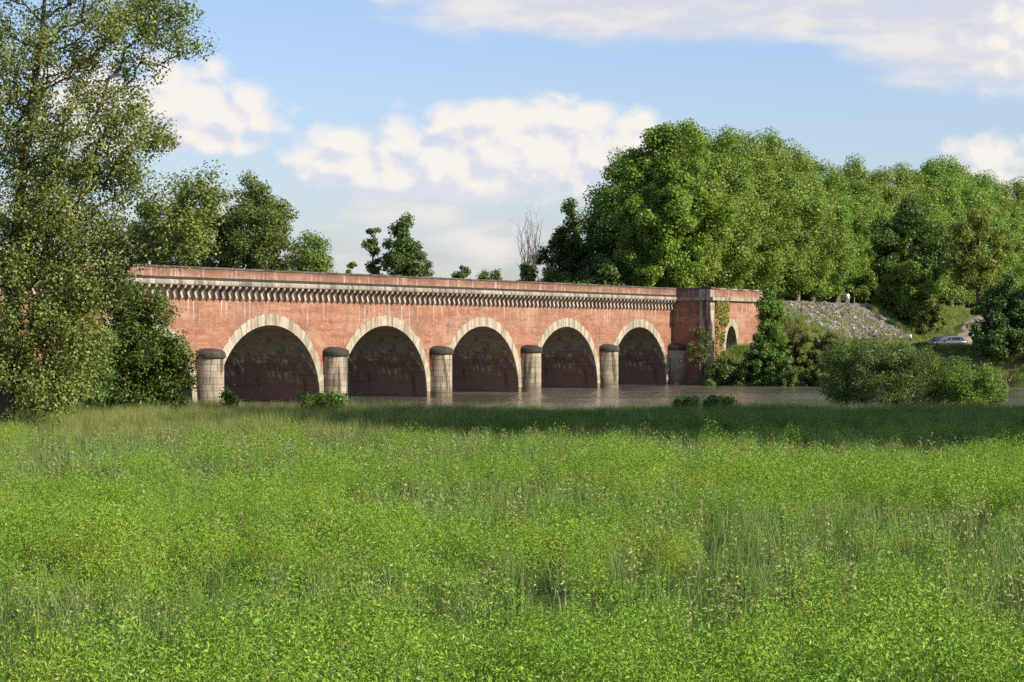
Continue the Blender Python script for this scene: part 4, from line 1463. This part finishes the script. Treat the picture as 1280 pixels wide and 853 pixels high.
def car(label, loc, rz, paint, Lc=4.35, Hc=1.52, Wc=1.74):
    """nose towards -x"""
    c = empty('parked_car', loc, rz)
    tag(c, label, 'car', 'cars parked on the far bank')
    h = Lc / 2
    # lower body, lofted: stations along x, each a rounded section
    st = [(-h, 0.42, 0.62, 0.66), (-h + 0.12, 0.28, 0.74, 0.80), (-h + 0.6, 0.22, 0.86, 0.86), (-h + 1.25, 0.20, 0.97, 0.87), (0.0, 0.20, 0.98, 0.87),
          (h - 0.9, 0.20, 1.00, 0.87), (h - 0.25, 0.26, 1.02, 0.85), (h - 0.05, 0.32, 0.98, 0.80), (h, 0.45, 0.85, 0.74)]
    V_, F_ = [], []
    for x, zb, zt, hw in st:
        hw *= Wc / 1.74
        V_ += [(x, -hw * 0.86, zb), (x, -hw, zb + 0.14), (x, -hw, (zb + zt) / 2 + 0.08), (x, -hw * 0.93, zt), (x, hw * 0.93, zt), (x, hw, (zb + zt) / 2 + 0.08), (x, hw, zb + 0.14), (x, hw * 0.86, zb)]
    for i in range(len(st) - 1):
        for k in range(8):
            j = (k + 1) % 8
            F_.append((i * 8 + k, i * 8 + j, i * 8 + 8 + j, i * 8 + 8 + k))
    F_ += [tuple(range(7, -1, -1)), tuple(range((len(st) - 1) * 8, len(st) * 8))]
    body = link_mesh('body', mesh('body', V_, F_, paint, True), c)
    # cabin: pillars and roof in paint, glass panels set into it
    g_ = [(-h + 1.05, 0.95), (-h + 1.85, Hc - 0.05), (-h + 2.5, Hc), (h - 0.75, Hc - 0.03), (h - 0.10, 0.98)]
    V_, F_ = [], []
    for x, z in g_:
        t = (z - 0.95) / (Hc - 0.95)
        V_ += [(x, -(0.80 - 0.17 * t), z), (x, (0.80 - 0.17 * t), z)]
    nb = len(V_)
    F_ = [(2 * i, 2 * i + 1, 2 * i + 3, 2 * i + 2) for i in range(4)]
    F_ += [tuple(2 * i for i in reversed(range(5))), tuple(2 * i + 1 for i in range(5))]
    link_mesh('cabin', mesh('cabin', V_, F_, paint), c)
    for sg in (-1, 1):
        def sp(x, z):
            t = (z - 0.95) / (Hc - 0.95)
            return (x, sg * (0.80 - 0.17 * t + 0.012), z)
        for xa, xb, ya, yb in ((-h + 1.35, 0.02, -h + 1.95, 0.02), (0.10, h - 0.95, 0.10, h - 1.0), (h - 0.86, h - 0.42, h - 0.92, h - 0.78)):
            link_mesh('side_window', mesh('side_window', [sp(xa, 1.0), sp(xb, 1.0), sp(yb, Hc - 0.13), sp(ya, Hc - 0.13)], [(0, 1, 2, 3)], M['glass']), c)
        MB().box(-h + 1.35, -h + 1.55, min(sg * 0.84, sg * 1.0), max(sg * 0.84, sg * 1.0), 0.96, 1.10).build('mirror', paint, c)
        MB().box(-0.95, -0.75, min(sg * 0.868, sg * 0.885), max(sg * 0.868, sg * 0.885), 0.80, 0.83).build('door_handle', M['black'], c)
        MB().box(-h + 0.02, -h + 0.28, min(sg * 0.44, sg * 0.74), max(sg * 0.44, sg * 0.74), 0.60, 0.74).build('headlight', M['lamp'], c)
        MB().box(h - 0.16, h + 0.012, min(sg * 0.55, sg * 0.80), max(sg * 0.55, sg * 0.80), 0.72, 0.96).build('taillight', M['tail'], c)
        for x in (-h + 0.82, h - 0.80):
            w = empty('wheel', (x, sg * 0.80, 0.32), 0, c)
            ty = MB()
            ty.lathe([(0.20, -0.10), (0.30, -0.10), (0.32, -0.06), (0.32, 0.06), (0.30, 0.10), (0.20, 0.10)], 18)
            o = ty.build('tyre', M['tyre'], w, True)
            o.rotation_euler = (R(90), 0, 0)
            o = MB().lathe([(0.0, 0.095), (0.06, 0.10), (0.09, 0.07), (0.19, 0.08), (0.21, 0.09), (0.21, -0.09), (0.0, -0.09)], 18).build('rim', M['rim'], w)
            o.rotation_euler = (R(90) if sg < 0 else R(-90), 0, 0)
    ws = [(-h + 1.12, 0.70, 1.01), (-h + 1.79, 0.58, Hc - 0.09)]
    link_mesh('windscreen', mesh('windscreen', [(ws[0][0] - 0.015, -0.70, ws[0][2]), (ws[1][0] - 0.015, -0.58, ws[1][2]), (ws[1][0] - 0.015, 0.58, ws[1][2]), (ws[0][0] - 0.015, 0.70, ws[0][2])], [(0, 1, 2, 3)], M['glass']), c)
    link_mesh('rear_window', mesh('rear_window', [(h - 0.20 + 0.02, -0.66, 1.08), (h - 0.20 + 0.02, 0.66, 1.08), (h - 0.62 + 0.02, 0.58, Hc - 0.12), (h - 0.62 + 0.02, -0.58, Hc - 0.12)], [(0, 1, 2, 3)], M['glass']), c)
    MB().box(-h - 0.012, -h + 0.06, -0.60, 0.60, 0.34, 0.46).build('bumper_grille', M['black'], c)
    return c


Yc = 317.0
xc = X_at(1186, Yc)
car('silver hatchback parked on the sandy track of the far bank', (xc, Yc, z_of(xc, Yc) + 0.06), R(12), M['paint_silver'])
xc2 = X_at(1173, 319.6)
car('dark blue car parked behind the silver hatchback', (xc2, 319.6, z_of(xc2, 319.6) + 0.06), R(6), M['paint_blue'], 4.2, 1.48)

# small white boat drawn up on the far bank
bt = empty('small_boat', (X_at(1137, 315), 315, z_of(X_at(1137, 315), 315) + 0.02), R(15))
V_, F_ = [], []
stn = [(-1.5, 0.05, 0.42, 0.60), (-1.1, 0.34, 0.10, 0.56), (-0.4, 0.55, 0.0, 0.50), (0.5, 0.58, 0.0, 0.48), (1.4, 0.50, 0.06, 0.50)]
for x, w, zb, zt in stn:
    V_ += [(x, -w, zt), (x, -w * 0.7, zb + 0.1), (x, 0, zb), (x, w * 0.7, zb + 0.1), (x, w, zt), (x, w * 0.86, zt), (x, w * 0.5, zb + 0.16), (x, -w * 0.5, zb + 0.16), (x, -w * 0.86, zt)]
for i in range(4):
    for k in range(9):
        j = (k + 1) % 9
        F_.append((i * 9 + k, i * 9 + 9 + k, i * 9 + 9 + j, i * 9 + j))
F_ += [tuple(range(9)), tuple(range(44, 35, -1))]
link_mesh('hull', mesh('hull', V_, F_, M['white']), bt)
MB().box(-0.15, 0.1, -0.50, 0.50, 0.36, 0.40).build('thwart', M['bark_pale'], bt)
tag(bt, 'small white boat lying in the bank grass left of the parked cars', 'boat')

# marker post with a white top, at the end of the stones
xp, yp = X_at(1138, 333), 333
mp = empty('marker_post', (xp, yp, z_of(xp, yp)))
MB().box(-0.09, 0.09, -0.09, 0.09, -0.2, 1.15).build('post_shaft', M['black'], mp)
MB().lathe([(0.15, 1.15), (0.17, 1.30), (0.15, 1.55), (0.0, 1.62)], 10).build('white_top', M['white'], mp, True)
tag(mp, 'dark marker post with white top at the end of the stony slope', 'post')
for px_, lab in ((1050, 'pale wooden post on the crest left of the two people'), (1068, 'pale wooden post on the crest right of the two people')):
    x, y = X_at(px_, 366), 366
    po = MB()
    po.box(-0.08, 0.08, -0.08, 0.08, -0.3, 1.15)
    po.prism([(-0.09, 1.15), (0.09, 1.15), (0.0, 1.28)], -0.09, 0.09, 'y')
    tag(po.build('crest_post', M['bark_pale'], None, False, (x, y, z_of(x, y))), lab, 'post', 'posts on the crest path')

M['skin'] = plain('skin', (0.50, 0.32, 0.23), 0.6, 0, 0.05)
M['hair'] = plain('hair', (0.06, 0.045, 0.03), 0.7)


def skin_mesh(name, pts, edges, rads, mat, parent, loc=(0, 0, 0)):
    me = bpy.data.meshes.new(name)
    me.from_pydata(pts, edges, [])
    me.materials.append(mat)
    o = link_mesh(name, me, parent, loc)
    md = o.modifiers.new('skin', 'SKIN')
    md.use_smooth_shade = True
    for i, r in enumerate(rads):
        sv2 = me.skin_vertices[0].data[i]
        sv2.radius = (r, r * 0.85) if not isinstance(r, tuple) else r
    me.skin_vertices[0].data[0].use_root = True
    o.modifiers.new('subd', 'SUBSURF').levels = 1
    o.modifiers['subd'].render_levels = 2
    return o


def person(label, loc, rz, top, legs, h=1.72):
    k = h / 1.72
    p = empty('person', loc, rz)
    p.scale = (k, k, k)
    pts = [(0, 0, 0.93), (0, 0, 1.12), (0, 0, 1.36), (0, 0, 1.47), (0, -0.01, 1.54), (0, -0.02, 1.64),
           (0.17, 0, 1.40), (0.24, 0.02, 1.12), (0.25, -0.06, 0.88), (0.25, -0.09, 0.80),
           (-0.17, 0, 1.40), (-0.24, 0.02, 1.12), (-0.25, -0.06, 0.88), (-0.25, -0.09, 0.80),
           (0.10, 0, 0.86), (0.11, -0.05, 0.48), (0.11, 0.02, 0.09), (0.12, -0.13, 0.04),
           (-0.10, 0, 0.86), (-0.11, 0.05, 0.48), (-0.11, 0.10, 0.09), (-0.12, -0.04, 0.04)]
    ed = [(0, 1), (1, 2), (2, 3), (3, 4), (4, 5), (2, 6), (6, 7), (7, 8), (8, 9), (2, 10), (10, 11), (11, 12), (12, 13), (0, 14), (14, 15), (15, 16), (16, 17), (0, 18), (18, 19), (19, 20), (20, 21)]
    ra = [0.15, 0.13, 0.15, 0.06, 0.075, 0.095, 0.06, 0.045, 0.033, 0.03, 0.06, 0.045, 0.033, 0.03, 0.085, 0.06, 0.042, 0.035, 0.085, 0.06, 0.042, 0.035]
    skin_mesh('body', pts, ed, ra, M['skin'], p)
    sp_ = [0, 1, 2, 6, 7, 10, 11]
    mp_ = {v: i for i, v in enumerate(sp_)}
    skin_mesh('shirt', [pts[i] for i in sp_], [(mp_[a], mp_[b_]) for a, b_ in ed if a in mp_ and b_ in mp_], [ra[i] + 0.022 for i in sp_], top, p)
    lp = [0, 14, 15, 16, 18, 19, 20]
    ml = {v: i for i, v in enumerate(lp)}
    skin_mesh('trousers', [pts[i] for i in lp], [(ml[a], ml[b_]) for a, b_ in ed if a in ml and b_ in ml], [ra[i] + 0.02 for i in lp], legs, p)
    MB().lathe([(0.0, 0.10), (0.07, 0.085), (0.105, 0.03), (0.108, -0.03), (0.08, -0.08)], 12, (0, 0.012, 1.665)).build('hair', M['hair'], p, True)
    tag(p, label, 'person', 'people on the crest path')
    return p


x, y = X_at(1060, 364), 364
person('person in white top and pale trousers standing on the crest', (x, y, z_of(x, y)), 0.5, M['white'], plain('pale_trousers', (0.42, 0.43, 0.46), 0.8))
x, y = X_at(1057, 364.6), 364.6
person('person in grey clothes standing just left of the one in white', (x, y, z_of(x, y)), -0.6, plain('grey_jacket', (0.33, 0.34, 0.38), 0.8), plain('dark_trousers', (0.10, 0.10, 0.13), 0.8), 1.62)
